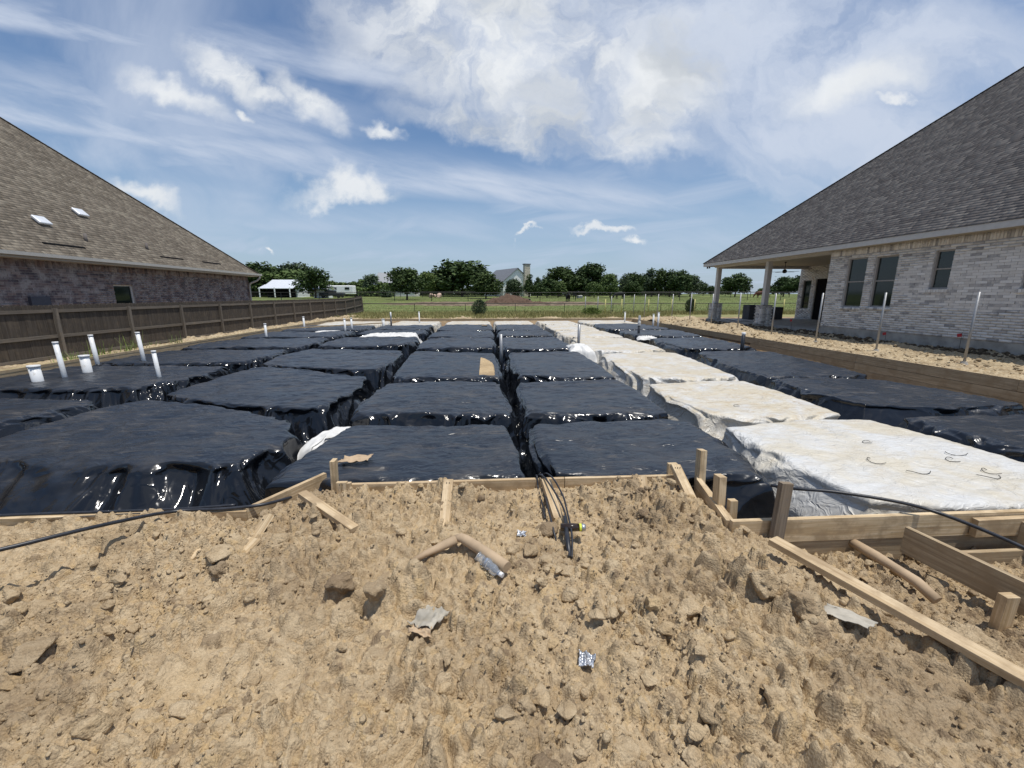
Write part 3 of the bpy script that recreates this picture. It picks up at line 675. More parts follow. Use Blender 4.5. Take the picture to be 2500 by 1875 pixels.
# ------------------------------------------------------------------ plastic covered pads
def pad_mesh(quad, zt=-.10, out=(.16, .16, .18, .18), n=90, seed=0, bottom=-.76, k=.30, crumple=1.0, fold=1.0, sag=0.0, rad=.11, bulge=.06):
    """quad FL, FR, BR, BL of the flat top; out = how far the left, right, front and back faces lean out"""
    a = np.linspace(-1, 1, n); U_, V_ = np.meshgrid(a, a)
    g = lambda t: np.sign(t) * np.abs(t) ** .8
    U_, V_ = g(U_), g(V_)
    r = np.maximum(np.abs(U_), np.abs(V_)); rr = np.maximum(r, 1e-6)
    T0 = .60; top = np.minimum(r / T0, 1.0); t = np.clip((r - T0) / (1 - T0), 0, 1)
    qx, qy = U_ / rr, V_ / rr
    ex, ey = qx * np.sqrt(1 - qy ** 2 / 2), qy * np.sqrt(1 - qx ** 2 / 2)
    kk = k * top ** 2
    cx, cy = (qx + (ex - qx) * kk) * top, (qy + (ey - qy) * kk) * top
    FL, FR, BR, BL = [np.array(q, float) for q in quad]
    s_, w_ = (cx + 1) / 2, (cy + 1) / 2
    P_ = (FL[:, None, None] * (1 - s_) * (1 - w_) + FR[:, None, None] * s_ * (1 - w_) + BR[:, None, None] * s_ * w_ + BL[:, None, None] * (1 - s_) * w_)
    # outward direction
    ox = np.where(np.abs(ex) > 0, ex, 0); oy = ey
    ol = np.sqrt(ox ** 2 + oy ** 2) + 1e-9; ox, oy = ox / ol, oy / ol
    wx = np.clip(ox, 0, 1) ** 2 * out[1] + np.clip(-ox, 0, 1) ** 2 * out[0] + np.clip(-oy, 0, 1) ** 2 * out[2] + np.clip(oy, 0, 1) ** 2 * out[3]
    x, y = P_[0], P_[1]
    peri = x * np.abs(oy) + y * np.abs(ox)           # arc length along each side
    wq = .55 * pn(peri * .7 + seed, t * 1.2, 3); f1 = ridge(peri * .62 + seed * 3.1 + t * 1.0 + wq * 1.3, t * .9 + seed, 2, seed % 7); f2 = ridge(peri * 2.0 - t * 1.6 + wq * 2, t * 1.3 + seed * 2, 2, seed % 5 + 2)
    f3 = pn(peri * .9 + seed, seed * 1.7 + t * .5, 4)
    ramp = sstep(t, .02, .55)
    ts = .42; ph = np.clip(t / ts, 0, 1) * R(74); rd = rad * (1 + .45 * pn(peri * .8 + seed, seed * .7, 2))
    tt = np.clip((t - ts) / (1 - ts), 0, 1)
    side = rd * np.sin(ph) + wx * tt + fold * ramp * (.13 * (f1 - .75) + .026 * (f2 - .7) * sstep(f3, -.35, .3) + .10 * f3) * np.minimum(1, .45 + wx * 2)
    flare = .34 * sstep(t, .78, 1.0) ** 1.5
    x = x + ox * (side + flare); y = y + oy * (side + flare)
    H = zt - bottom
    zz = zt - rd * (1 - np.cos(ph)) - (H - rd * .724) * tt
    zz = np.where(t > 0, zz, zt)
    zz = zz + bulge * pn(x * .55 + seed, y * .55, 1) * (1 - t) - sag * (1 - top ** 2) 
    wr = .5 * pn(x * .8, y * .8 + seed, 9); cr = .026 * ridge(x * .8 + .6 * y + seed + wr, y * 1.9 - .6 * x + wr, 3, 3) + .016 * ridge(x * 1.9 + 1.3 * y, y * 4.2 - .8 * x + seed + wr * 2, 2, 6) + .014 * fbm(x * 2.2, y * 2.2 + seed, 2, 4)
    zz = zz + crumple * cr * (1 - .5 * t)
    zz = zz + fold * .022 * (f1 - .8) * sstep(t, .02, .3) * sstep(t, .9, .4)
    zz = np.maximum(zz, bottom + .004 * (seed % 9))
    k_ = t <= .02; PADTOP.append(np.stack([x[k_], y[k_], zz[k_]], 1))
    return npmesh('pad', np.stack([x, y, zz], -1).reshape(-1, 3), grid_faces(n, n), smooth=True)
PADTOP = []
def padz(x, y):
    best = (9, 0)
    for a_ in PADTOP:
        if a_[:, 0].min() - .1 < x < a_[:, 0].max() + .1 and a_[:, 1].min() - .1 < y < a_[:, 1].max() + .1:
            d_ = (a_[:, 0] - x) ** 2 + (a_[:, 1] - y) ** 2; i_ = np.argmin(d_)
            if d_[i_] < best[0]: best = (d_[i_], a_[i_, 2])
    return float(best[1])
def Q(x0, x1, y0, y1): return [(x0, y0), (x1, y0), (x1, y1), (x0, y1)]
colname = {'A': 'leftmost column', 'B': 'second column from the left', 'C': 'column left of the central trench', 'D': 'column right of the central trench', 'E': 'all white column', 'F': 'rightmost column'}
rown = ['nearest', 'second', 'third', 'fourth', 'fifth', 'sixth', 'farthest']
PADS = {
 'A': [[(-10.0, 4.0), (-6.5, 4.2), (-6.35, 6.95), (-10.0, 7.0)], [(-10.0, 7.9), (-6.5, 7.8), (-6.2, 10.2), (-10.0, 10.3)], [(-10.0, 10.9), (-6.2, 10.9), (-6.2, 13.3), (-10.0, 13.4)], Q(-10, -6.2, 14.0, 16.8), Q(-10, -6.2, 17.3, 20.0), Q(-10, -6.3, 20.6, 24.0), Q(-10, -6.3, 24.7, 28.2)],
 'B': [[(-5.85, 4.45), (-2.45, 4.0), (-2.55, 5.45), (-5.6, 6.95)], [(-5.6, 7.25), (-2.5, 6.1), (-2.45, 8.6), (-5.5, 10.15)], [(-5.7, 10.55), (-2.45, 9.4), (-2.6, 12.9), (-5.7, 13.6)], Q(-5.7, -2.8, 14.2, 17.0), Q(-5.7, -3.0, 18.7, 20.6), Q(-5.7, -3.1, 21.0, 24.0), Q(-5.7, -3.1, 24.6, 28.2)],
 'C': [[(-1.98, 3.60), (.30, 3.62), (.20, 5.15), (-1.72, 5.20)], [(-1.90, 5.82), (.27, 5.76), (.16, 7.9), (-1.92, 7.98)], [(-1.9, 8.5), (.22, 8.4), (.18, 12.3), (-2.2, 12.7)], Q(-2.25, .2, 13.4, 16.5), Q(-2.35, .2, 17.1, 19.9), Q(-2.4, .2, 20.4, 24.2), Q(-2.4, .15, 25.0, 28.2)],
 'D': [[(.64, 3.62), (2.52, 3.46), (2.66, 5.16), (.64, 5.15)], [(.62, 5.70), (2.64, 5.66), (2.6, 7.95), (.64, 7.95)], [(.72, 8.4), (2.65, 8.2), (2.75, 12.2), (.72, 12.3)], Q(.62, 2.8, 13.0, 16.6), Q(.62, 2.8, 17.2, 19.9), Q(.6, 2.8, 20.4, 24.2), Q(.6, 2.8, 25.0, 28.2)],
 'E': [[(3.25, 3.05), (5.6, 2.9), (5.25, 5.15), (3.1, 5.0)], [(3.2, 5.6), (5.2, 5.5), (5.2, 7.9), (3.15, 7.7)], [(3.3, 8.3), (5.3, 8.2), (5.7, 12.1), (3.45, 12.1)], Q(3.4, 5.7, 12.8, 16.5), Q(3.4, 5.7, 17.0, 19.9), Q(3.4, 5.7, 20.4, 24.2), Q(3.4, 5.6, 24.8, 28.2)],
 'F': [[(6.0, 3.1), (8.9, 3.1), (8.8, 5.1), (5.8, 5.2)], [(5.8, 5.8), (8.45, 5.7), (8.0, 7.8), (5.75, 7.85)], [(6.0, 8.3), (8.3, 8.3), (8.6, 12.0), (6.35, 12.0)], [(6.4, 12.7), (8.7, 12.8), (8.8, 16.2), (6.6, 16.1)], Q(6.4, 9.2, 17.0, 19.9), Q(6.3, 9.3, 20.4, 24.2), Q(6.2, 9.5, 24.8, 28.2)]}
OUT = {('B', 0): (.35, .18, .80, .22), ('A', 0): (.2, .30, .8, .2), ('A', 1): (.2, .22, .55, .2), ('B', 1): (.2, .22, .45, .2), ('D', 0): (.16, .55, .30, .2), ('E', 0): (.42, .3, .22, .2), ('E', 1): (.32, .35, .2, .2),
       ('E', 2): (.35, .3, .2, .2), ('F', 1): (.25, .3, .45, .2), ('F', 2): (.35, .3, .3, .2), ('C', 0): (.15, .16, .10, .2), ('F', 0): (.3, .3, .3, .3), ('E', 3): (.3, .3, .2, .2), ('E', 4): (.3, .3, .2, .2)}
si = 0
for cn, rows in PADS.items():
    for ri, q in enumerate(rows):
        si += 1
        white = cn == 'E' or ri == 6
        n = 200 if ri < 2 else (150 if ri == 2 else 90)
        me = pad_mesh(q, -.10 - (.02 if white else 0) + (.02 if ri == 0 else 0) - (.0), OUT.get((cn, ri), (.17, .17, .24, .18)), n, si, -.77, (.40 if (ri == 0 and cn == 'B') else (.16 if cn in 'CD' and ri < 3 else .26)), crumple=(.5 if white else .75) if ri < 3 else (.6 if white else 1.0), fold=1.0)
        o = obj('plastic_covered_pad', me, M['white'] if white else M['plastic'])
        tag(o, f"{'white' if white else 'black'} plastic covered pad, {rown[ri]} in the {colname[cn]}", 'covered pad', 'plastic covered pads between the beam trenches')

# extra sheets lying in the trenches
def sheet(name, pts, m, label, h=.06, n=46, seed=1, z=-.12, tuck=.5, amp=1.0):
    a = np.linspace(0, 1, n); U_, V_ = np.meshgrid(a, a); FL, FR, BR, BL = [np.array(p, float)[:, None, None] for p in pts]
    P_ = FL * (1 - U_) * (1 - V_) + FR * U_ * (1 - V_) + BR * U_ * V_ + BL * (1 - U_) * V_
    e = np.minimum(np.minimum(U_, 1 - U_), np.minimum(V_, 1 - V_))
    wob = .10 * np.stack([fbm(U_ * 3 + seed, V_ * 3, 2, 3), fbm(U_ * 3, V_ * 3 + seed, 2, 5)])
    x, y = P_[0] + wob[0], P_[1] + wob[1]
    zz = z + amp * (.05 * ridge(x * 2.4 + seed, y * 2.4 - x, 3, seed) - .05) - tuck * sstep(e, .12, 0) ** 1.5 + h * sstep(e, 0, .3)
    me = npmesh(name, np.stack([x, y, zz], -1).reshape(-1, 3), grid_faces(n, n), smooth=True)
    return tag(obj(name, me, m), label, 'plastic sheet', 'white sheets lying over the trenches')
sheet('plastic_sheet', [(-5.5, 17.1), (-2.7, 17.0), (-2.9, 18.9), (-5.2, 18.9)], M['white_clean'], 'crumpled white sheet bunched over the trench behind the fourth pad of the wide black column', .05, 50, 3, -.08, .4, 1.6)
sheet('plastic_sheet', [(-2.35, 4.75), (-2.0, 4.8), (-1.55, 5.75), (-2.2, 5.85)], M['white_clean'], 'clean white sheet tucked into the trench crossing left of the nearest middle pads', .10, 40, 5, -.28, .4, 1.6)
sheet('plastic_sheet', [(2.45, 12.2), (3.35, 12.2), (3.3, 13.6), (2.6, 13.7)], M['white_clean'], 'small white tent of plastic around the pipe right of the central column', .16, 36, 8, -.10, .3, 1.0)
sheet('plastic_sheet', [(-8.2, 19.9), (-6.9, 19.9), (-6.9, 20.5), (-8.1, 20.4)], M['white_clean'], 'thin white sheet scrap lying on the leftmost column near the pair of pipes', .03, 20, 9, -.08, .1, .6)
sheet('plastic_sheet', [(6.1, 16.4), (7.0, 16.3), (7.0, 16.8), (6.3, 16.9)], M['white_clean'], 'small white sheet scrap on the rightmost column beside the taped black pipe', .03, 20, 2, -.08, .1, .6)
# bare earth showing on pad C3
def bare():
    n = 60; a = np.linspace(0, 1, n); U_, V_ = np.meshgrid(a, a)
    x = -.17 + U_ * .42; y = 8.5 + V_ * (2.5 - 1.5 * U_ ** 1.5)
    z = padz(0, 9.3) + .035 + .02 * fbm(x * 9, y * 9, 3, 3) - .16 * sstep(U_, .6, 1) ** 2 - .06 * sstep(V_, .08, 0)
    me = npmesh('bare_soil_patch', np.stack([x, y, z], -1).reshape(-1, 3), grid_faces(n, n), tint=np.full(n * n, .15), smooth=False)
    tag(obj('bare_soil_patch', me, M['dirt']), 'bare tan soil under the torn sheet on the third pad left of the central trench', 'soil patch')
bare()
tag(MB().box((-.12, 23.2, padz(-.12, 23.2) + .04), (.30, .35, .02)).build('cardboard_scrap', M['card']), 'small brown cardboard scrap on a distant pad left of the central trench', 'cardboard')
# wire ties scattered on the near white pad
for i, (x, y, a) in enumerate([(4.35, 4.25, .2), (3.95, 3.75, 1.2), (4.15, 3.5, 2.2), (4.75, 3.7, .5), (4.95, 3.85, 1.9), (4.7, 3.35, 2.7), (4.85, 3.45, .9), (3.9, 6.05, .3)]):
    pts = [(x + .07 * math.cos(a + q * .55) + .012 * q, y + .05 * math.sin(a + q * .55), padz(x + .07 * math.cos(a + q * .55), y + .05 * math.sin(a + q * .55)) + .012 + .008 * math.sin(q)) for q in range(8)]
    lab = ['wire tie lying farthest back on the nearest white pad', 'curled wire tie, leftmost on the nearest white pad', 'wire tie left of the middle of the nearest white pad', 'wire tie in the middle of the nearest white pad',
           'wire tie right of the middle on the nearest white pad', 'ring shaped wire tie nearest to the camera on the white pad', 'hooked wire tie beside the ring shaped one', 'lone wire tie on the second white pad'][i]
    tag(MB((x, y, -.08)).tube(pts, .0032, 5).build('wire_tie', M['black_metal'], None, True), lab, 'wire tie', 'black wire ties on the white sheet')

# ------------------------------------------------------------------ formwork
def planks(thing, p0, p1, lens, h, z, m, thick=.038, gap=.003):
    p0, p1 = Vector(p0), Vector(p1); L = (p1 - p0).length; d_ = (p1 - p0).normalized(); s_ = 0; i = 0
    while s_ < L - .01:
        e = min(L, s_ + lens[i % len(lens)]); a = p0 + d_ * (s_ + gap); b = p0 + d_ * (e - gap); jit = random.uniform(-.004, .004)
        MB((a.x, a.y, z - h / 2)).beam((a.x, a.y, z - h / 2 + jit), (b.x, b.y, z - h / 2 + random.uniform(-.004, .004)), thick, h - .004).build('board', m, thing)
        s_ = e; i += 1
def stake(thing, base, top, m=None, w_=.038, h_=.088, up=(0, 1, 0), nails=0, name='stake'):
    o = MB(base).beam(base, top, w_, h_, up).build(name, m or M['wood'], thing, bevel=.0015)
    if nails:
        b = MB(top); t = Vector(top); a = (Vector(base) - t).normalized()
        for q in range(nails):
            c = t + a * .03 + Vector(((q - (nails - 1) / 2) * .022, -.024, .012)); b.tube([c, c + Vector((0, -.004, .006))], .0045, 6)
        b.build('nail', M['black_metal'], thing)
    return o
ff = empty('form_boards', (0, 3.4, 0), 'short pine form boards holding the dirt mound in front of the two middle pads', 'formwork')
planks(ff, (-1.22, 3.40, 0), (1.74, 3.40, 0), [1.9, 2.0], .235, .0, M['wood'])
planks(ff, (-1.86, 2.99, 0), (-1.50, 3.63, 0), [2], .235, .01, M['wood'])
planks(ff, (1.92, 3.42, 0), (1.79, 2.66, 0), [2], .235, -.02, M['wood'])
stake(ff, (-1.36, 3.44, -.5), (-1.345, 3.45, .20), None, .040, .085)
stake(ff, (-1.26, 3.35, -.3), (-1.262, 3.37, .03), None, .088, .04, nails=2)
stake(ff, (-1.20, 3.35, -.3), (-1.20, 3.37, .022), None, .030, .04)
stake(ff, (-.345, 2.86, -.145), (-.345, 3.33, .035), None, .082, .038, (0, 1, 1), 2)
stake(ff, (.545, 2.92, -.13), (.50, 3.33, .01), None, .085, .038, (0, 1, 1))
stake(ff, (1.215, 2.83, -.14), (1.36, 3.33, .01), None, .09, .038, (0, 1, 1), 2)
stake(ff, (1.70, 3.02, -.11), (1.68, 3.38, .10), None, .09, .038, (0, 1, 1), 3)
stake(ff, (1.68, 3.42, -.3), (1.68, 3.43, .10), None, .085, .038)
stake(ff, (1.92, 3.34, -.5), (1.95, 3.44, .22), None, .06, .085, (0, 1, 0))
stake(ff, (1.83, 2.86, -.6), (1.84, 2.94, .20), None, .06, .088, (0, 1, 0))
stake(ff, (1.90, 2.80, -.6), (1.90, 2.84, .04), None, .06, .05)
fl = empty('form_boards', (-6, 2.98, 0), 'pine form board half buried in dirt under the two black cables at the left', 'formwork')
planks(fl, (-10.3, 2.985, 0), (-1.84, 2.985, 0), [3.9, 3.6, 3.6], .235, .0, M['wood'])
stake(fl, (-2.78, 2.70, -.14), (-2.66, 2.93, .0), None, .075, .05, (0, 1, 1))
stake(fl, (-1.66, 2.63, -.10), (-1.61, 2.85, .02), None, .085, .038, (0, 1, 1), 2)
fr = empty('form_boards', (6, 2.6, 0), 'two boards high pine formwork along the front of the nearest white pad', 'formwork')
planks(fr, (1.76, 2.62, 0), (9.9, 2.62, 0), [2.35, 4.8, 3], .185, .0, M['wood'])
planks(fr, (1.80, 2.63, 0), (9.9, 2.63, 0), [3.4, 4.8, 3], .235, -.19, M['wood_side'])
planks(fr, (1.76, 2.64, 0), (1.90, 3.36, 0), [2], .185, -.02, M['wood'])
stake(fr, (2.03, 2.52, -.55), (2.10, 2.575, .305), M['wood_old'], .085, .045, (0, 1, 0))
stake(fr, (3.62, 2.57, -.10), (4.3, 2.57, -.09), M['wood'], .045, .14, (0, 0, 1), name='cleat')
fk = empty('form_boards', (3.3, 2.3, -.2), 'loose trench form with a wide board running toward the camera at the right', 'formwork')
MB((3.22, 2.5, -.2)).beam((3.06, 2.55, -.16), (3.26, 1.45, -.16), .036, .20).build('board', M['wood_side'], fk)
MB((4.1, 2.4, -.2)).beam((3.98, 2.55, -.15), (4.3, 1.6, -.15), .036, .20).build('board', M['wood_side'], fk)
MB((3.7, 2.42, -.2)).beam((3.45, 2.50, -.30), (4.2, 2.50, -.30), .036, .10).build('board', M['wood_side'], fk)
stake(fk, (3.055, 1.93, -.42), (3.06, 1.93, -.13), M['wood'], .085, .05)
rt = empty('form_boards', (10.34, 16, 0), 'tall stacked brown form boards along the right side beside the white brick house', 'formwork')
planks(rt, (10.32, 2.4, 0), (10.32, 28.9, 0), [4.8, 3.6, 4.2], .235, .0, M['wood_side'])
planks(rt, (10.315, 2.4, 0), (10.315, 15.5, 0), [3.6, 4.8, 4.7], .185, -.238, M['wood_side'])
planks(rt, (10.31, 2.4, 0), (10.31, 12.0, 0), [4.8, 4.8], .185, -.426, M['wood_side'])
planks(rt, (10.31, 3.2, 0), (10.31, 8.2, 0), [3, 3], .14, -.62, M['wood_side'])
for yy in (3.2, 7.4, 9.6, 11.7, 14): stake(rt, (10.27, yy, -.8), (10.27, yy, -.62), M['wood'], .04, .09)
lt = empty('form_boards', (-10.38, 16, 0), 'brown form boards along the left side in front of the stained fence', 'formwork')
planks(lt, (-10.37, 3.0, 0), (-10.37, 28.9, 0), [4.2, 4.8, 3.6], .235, .02, M['wood_side'])
planks(lt, (-10.375, 3.0, 0), (-10.375, 28.9, 0), [3.6, 4.8, 4.8], .235, -.218, M['wood_side'])
fb = empty('form_boards', (0, 28.95, 0), 'far orange brown form boards closing the lot at the back', 'formwork')
planks(fb, (-10.3, 28.95, 0), (10.3, 28.95, 0), [3.6, 4.2, 4.8], .235, .02, M['wood_side'])
planks(fb, (-10.3, 28.955, 0), (10.3, 28.955, 0), [4.8, 4.2, 3.6], .235, -.218, M['wood_side'])
# string line on left boards
tag(MB((-10.4, 10, .05)).tube([(-10.33, 3.1, .04), (-10.33, 28.6, .04)], .003, 4).build('string_line', M['yellow']), 'yellow string line stretched along the left form boards', 'string')

# loose timber on the mound
def loose(name, p0, p1, w_, h_, m, label, cat='plank', up=(0, 0, 1), grp=None):
    c = (Vector(p0) + Vector(p1)) / 2
    return tag(MB(c).beam(p0, p1, w_, h_, up).build(name, m, None, bevel=.002), label, cat, grp)
loose('long_plank', (1.865, 2.33, .02), (2.47, .85, -.02), .088, .04, M['wood'], 'long pale pine two by four lying across the soil at the lower right')
loose('broken_board', (-1.47, 3.09, .07), (-.955, 2.71, -.03), .07, .04, M['wood'], 'splintered pine board tilted over the hollow left of the middle stake')
for (x, y, r1, lab) in [(-1.60, 2.52, .10, 'half buried broken board end below the left corner of the boards'), (-1.88, 2.48, .08, 'small splintered wood chip left of the half buried board end')]:
    b = MB((x, y, gz(x, y))); z0 = gz(x, y)
    b.beam((x - .02, y - .05, z0 - .01), (x + .03, y + .07, z0 + .035), r1, .02, (0, 0, 1)); tag(b.build('wood_chip', M['wood'], None, bevel=.002), lab, 'wood chip')
loose('thin_plank', (3.6, 1.35, -.22), (4.6, 1.1, -.2), .09, .02, M['wood_side'], 'thin board partly sunk in the soil at the right edge')

# cardboard tubes
def arc(pts, n=6):
    pts = [Vector(p) for p in pts]; out = []
    for i in range(len(pts) - 1):
        p0 = pts[max(i - 1, 0)]; p1 = pts[i]; p2 = pts[i + 1]; p3 = pts[min(i + 2, len(pts) - 1)]
        for k in range(n):
            t = k / n; out.append(.5 * ((2 * p1) + (-p0 + p2) * t + (2 * p0 - 5 * p1 + 4 * p2 - p3) * t * t + (-p0 + 3 * p1 - 3 * p2 + p3) * t ** 3))
    return out + [pts[-1]]
t = empty('cardboard_tube', (-.2, 2.4, -.03), 'broken tan cardboard tube bent in the middle on the mound', 'cardboard tube')
MB((-.34, 2.46, -.03)).tube([(-.52, 2.37, -.075), (-.40, 2.43, -.045), (-.30, 2.475, -.025), (-.225, 2.51, -.01)], [.012, .022, .029, .030], 16).build('short_half', M['card'], t, 'auto')
MB((-.05, 2.35, -.02)).tube([(-.235, 2.515, -.005), (-.19, 2.515, .0), (-.16, 2.49, .0), (.0, 2.33, -.01), (.105, 2.215, -.02)], [.022, .031, .034, .034, .034], 18).build('long_half', M['card'], t, 'auto')
tr = tag(MB((2.78, 2.3, -.23)).tube([(2.72, 2.63, -.215), (2.76, 2.45, -.225), (2.785, 2.36, -.235), (2.82, 2.22, -.255), (2.84, 2.10, -.30)], [.034, .037, .031, .036, .034], 16).build('cardboard_tube', M['card'], None, 'auto'), 'dusty cardboard tube half sunk in the soil beside the wide trench board', 'cardboard tube')

# crumpled flat scraps
def scrap(name, pts, z, m, label, cat, seed=1, lift=.03, n=18, thick=.003):
    a = np.linspace(0, 1, n); U_, V_ = np.meshgrid(a, a); FL, FR, BR, BL = [np.array(p, float)[:, None, None] for p in pts]
    P_ = FL * (1 - U_) * (1 - V_) + FR * U_ * (1 - V_) + BR * U_ * V_ + BL * (1 - U_) * V_
    s_ = np.hypot(pts[1][0] - pts[0][0], pts[1][1] - pts[0][1])
    x = P_[0] + .08 * s_ * fbm(U_ * 3, V_ * 3 + seed, 3, 2); y = P_[1] + .08 * s_ * fbm(U_ * 3 + seed, V_ * 3, 3, 6)
    zz = z + lift * (fbm(U_ * 2 + seed, V_ * 2, 3, 1) + .5 * ridge(U_ * 3 + seed, V_ * 3, 2, 4) - .3)
    me = npmesh(name, np.stack([x, y, zz], -1).reshape(-1, 3), grid_faces(n, n), smooth=True)
    o = obj(name, me, m); md = o.modifiers.new('thickness', 'SOLIDIFY'); md.thickness = thick
    return tag(o, label, cat)
scrap('cardboard_scrap', [(-1.47, 3.82), (-1.20, 3.90), (-1.17, 4.05), (-1.45, 4.0)], padz(-1.32, 3.93) + .04, M['card'], 'torn piece of corrugated cardboard lying on the nearest pad left of the central trench', 'cardboard', 3, .03)
scrap('paper_bag_scrap', [(-.43, 1.86), (-.30, 1.80), (-.22, 1.93), (-.34, 1.98)], gm(-.33, 1.89) + .015, M['card_grey'], 'torn curled paper bag scrap in the middle of the soil', 'paper scrap', 5, .045)
scrap('paper_bag_scrap', [(-.42, 1.80), (-.30, 1.77), (-.30, 1.82), (-.40, 1.85)], gm(-.36, 1.81) + .01, M['card'], 'brown inner ply of the torn bag, just below the pale scrap', 'paper scrap', 8, .03)
scrap('cardboard_scrap', [(1.72, 1.74), (1.86, 1.62), (1.95, 1.66), (1.80, 1.80)], gm(1.84, 1.72) + .02, M['card_grey'], 'pale grey cardboard scrap below the long plank', 'cardboard', 7, .012)
scrap('foil_scrap', [(.41, 1.575), (.47, 1.56), (.50, 1.62), (.43, 1.66)], gm(.45, 1.61) + .01, M['foil'], 'crumpled shiny foil scrap on the open soil', 'foil', 2, .03, 26)
scrap('plastic_scrap', [(.20, 2.66), (.26, 2.65), (.27, 2.71), (.21, 2.72)], gm(.23, 2.69) + .008, M['foil'], 'small glinting crumpled wrapper below the middle form board', 'wrapper', 4, .03, 20)
# crushed bottle
b = empty('crushed_bottle', (.0, 2.27, -.05), 'crushed clear plastic water bottle beside the bent cardboard tube', 'bottle')
bt = MB((0, 2.27, -.05)).tube(arc([(-.075, 2.345, -.02), (-.04, 2.32, -.035), (-.01, 2.27, -.03), (.03, 2.23, -.045), (.06, 2.20, -.05)], 4), [.030, .034, .026, .033, .036, .030, .024, .034, .036, .033, .026, .033, .034, .030, .02, .014, .013], 12).build('bottle_body', M['clear'], b, 'auto')
MB((.07, 2.19, -.05)).tube([(.062, 2.198, -.05), (.078, 2.183, -.052)], .015, 12).build('cap', M['pvc'], b)
# bundle of taped conduits with glass bottle
bb = empty('dark_bottle', (.62, 2.67, -.08), 'dark drink bottle with a silver and yellow neck lying by the cable loops', 'bottle')
MB((.62, 2.67, -.06)).tube([(.52, 2.69, -.055), (.60, 2.685, -.055), (.655, 2.68, -.055)], [.028, .030, .027], 12).build('bottle_body', simple('dark brown glass', (.03, .018, .01), .12, .6), bb, 'auto')
MB((.66, 2.68, -.06)).tube([(.655, 2.68, -.055), (.672, 2.679, -.055)], .028, 12).build('yellow_band', simple('lime label', (.62, .68, .06), .5), bb)
MB((.69, 2.68, -.06)).tube([(.672, 2.679, -.055), (.70, 2.677, -.055)], [.030, .024], 12).build('foil_end', M['foil'], bb, 'auto')
cl = empty('cable_bundle', (.5, 3.2, -.05), 'black cables looping over the middle form board and down into the dirt', 'cable')
def cable(pts, r, parent=None, name='cable', n=8, seg=7): return MB(pts[0]).tube(arc(pts, seg), r, n).build(name, M['black_rub'], parent, True)
cable([(.44, 3.50, -.03), (.46, 3.40, .035), (.50, 3.26, .045), (.56, 3.02, -.0), (.585, 2.84, -.04), (.56, 2.62, -.06), (.53, 2.48, -.10)], .0075, cl)
cable([(.50, 3.52, -.03), (.52, 3.41, .04), (.56, 3.25, .055), (.60, 3.03, .01), (.60, 2.84, -.03), (.585, 2.60, -.06), (.55, 2.42, -.12)], .0075, cl)
cable([(.42, 3.50, -.04), (.43, 3.40, .025), (.435, 3.33, -.06), (.44, 3.10, -.08), (.44, 2.93, -.12)], .007, cl)
cable([(.47, 3.50, -.04), (.48, 3.405, .03), (.485, 3.32, -.05), (.47, 3.0, -.05), (.475, 2.74, -.10), (.49, 2.66, -.16)], .008, cl)
MB((.56, 2.62, -.05)).tube([(.57, 2.80, -.035), (.545, 2.55, -.07), (.53, 2.40, -.10)], [.014, .020, .015], 8).build('tape_wrap', M['black_rub'], cl, 'auto')
tag(cable([(-6, 2.75, .06), (-4.2, 2.88, .05), (-3.45, 2.93, .045), (-2.9, 2.97, .028), (-2.35, 2.99, .022), (-1.95, 3.03, .02)], .011), 'upper black cable lying along the left form board', 'cable')
tag(cable([(-3.6, 1.35, .10), (-2.95, 1.98, .22), (-2.62, 2.30, .21), (-2.44, 2.62, .14), (-2.33, 2.93, .035), (-2.0, 2.98, .018), (-1.75, 3.04, .012), (-1.64, 3.25, -.04)], .013), 'thick black cable crossing the soil at the left and running up onto the form board', 'cable')
tag(cable([(2.40, 3.10, .02), (2.50, 2.95, .06), (2.72, 2.82, .09), (3.05, 2.66, .085), (3.25, 2.55, .055), (3.35, 2.35, .04), (3.42, 2.10, .02), (3.55, 1.8, -.02)], .013), 'thick black cable rising from behind the front boards and running off at the right', 'cable')

# ------------------------------------------------------------------ pipes
PIP = [(-8.84, 8.52, .25, -.02, -.016, .085, 'fat'), (-8.67, 8.87, .67, -.05, 0, .042, 'thin'), (-8.71, 9.41, .32, -.02, 0, .082, 'fat'), (-9.58, 10.65, .65, -.05, 0, .045, 'thin'), (-8.97, 11.26, .66, -.05, 0, .045, 'thin'), (-6.85, 8.91, .47, -.04, 0, .038, 'thin'),
       (-8.99, 17.44, .47, 0, 0, .045, 'thin'), (-9.18, 21.51, .55, 0, 0, .045, 'thin'), (-6.69, 20.06, .52, 0, 0, .045, 'thin'), (-6.79, 21.37, .49, 0, 0, .045, 'thin'), (-5.74, 23.52, .31, 0, 0, .075, 'fat'), (-5.37, 23.8, .68, 0, 0, .04, 'two'), (-4.18, 26.23, .60, 0, 0, .04, 'thin'),
       (.39, 11.3, .56, 0, 0, .042, 'metal'), (3.17, 14.05, .63, 0, 0, .05, 'metal2'), (8.97, 26.54, .54, 0, 0, .045, 'thin'), (6.85, 18.28, .72, 0, 0, .055, 'tape'), (9.14, 22.3, .59, 0, 0, .045, 'thin'), (9.29, 22.0, .70, 0, 0, .05, 'thin'), (8.05, 12.49, .46, 0, 0, .055, 'black')]
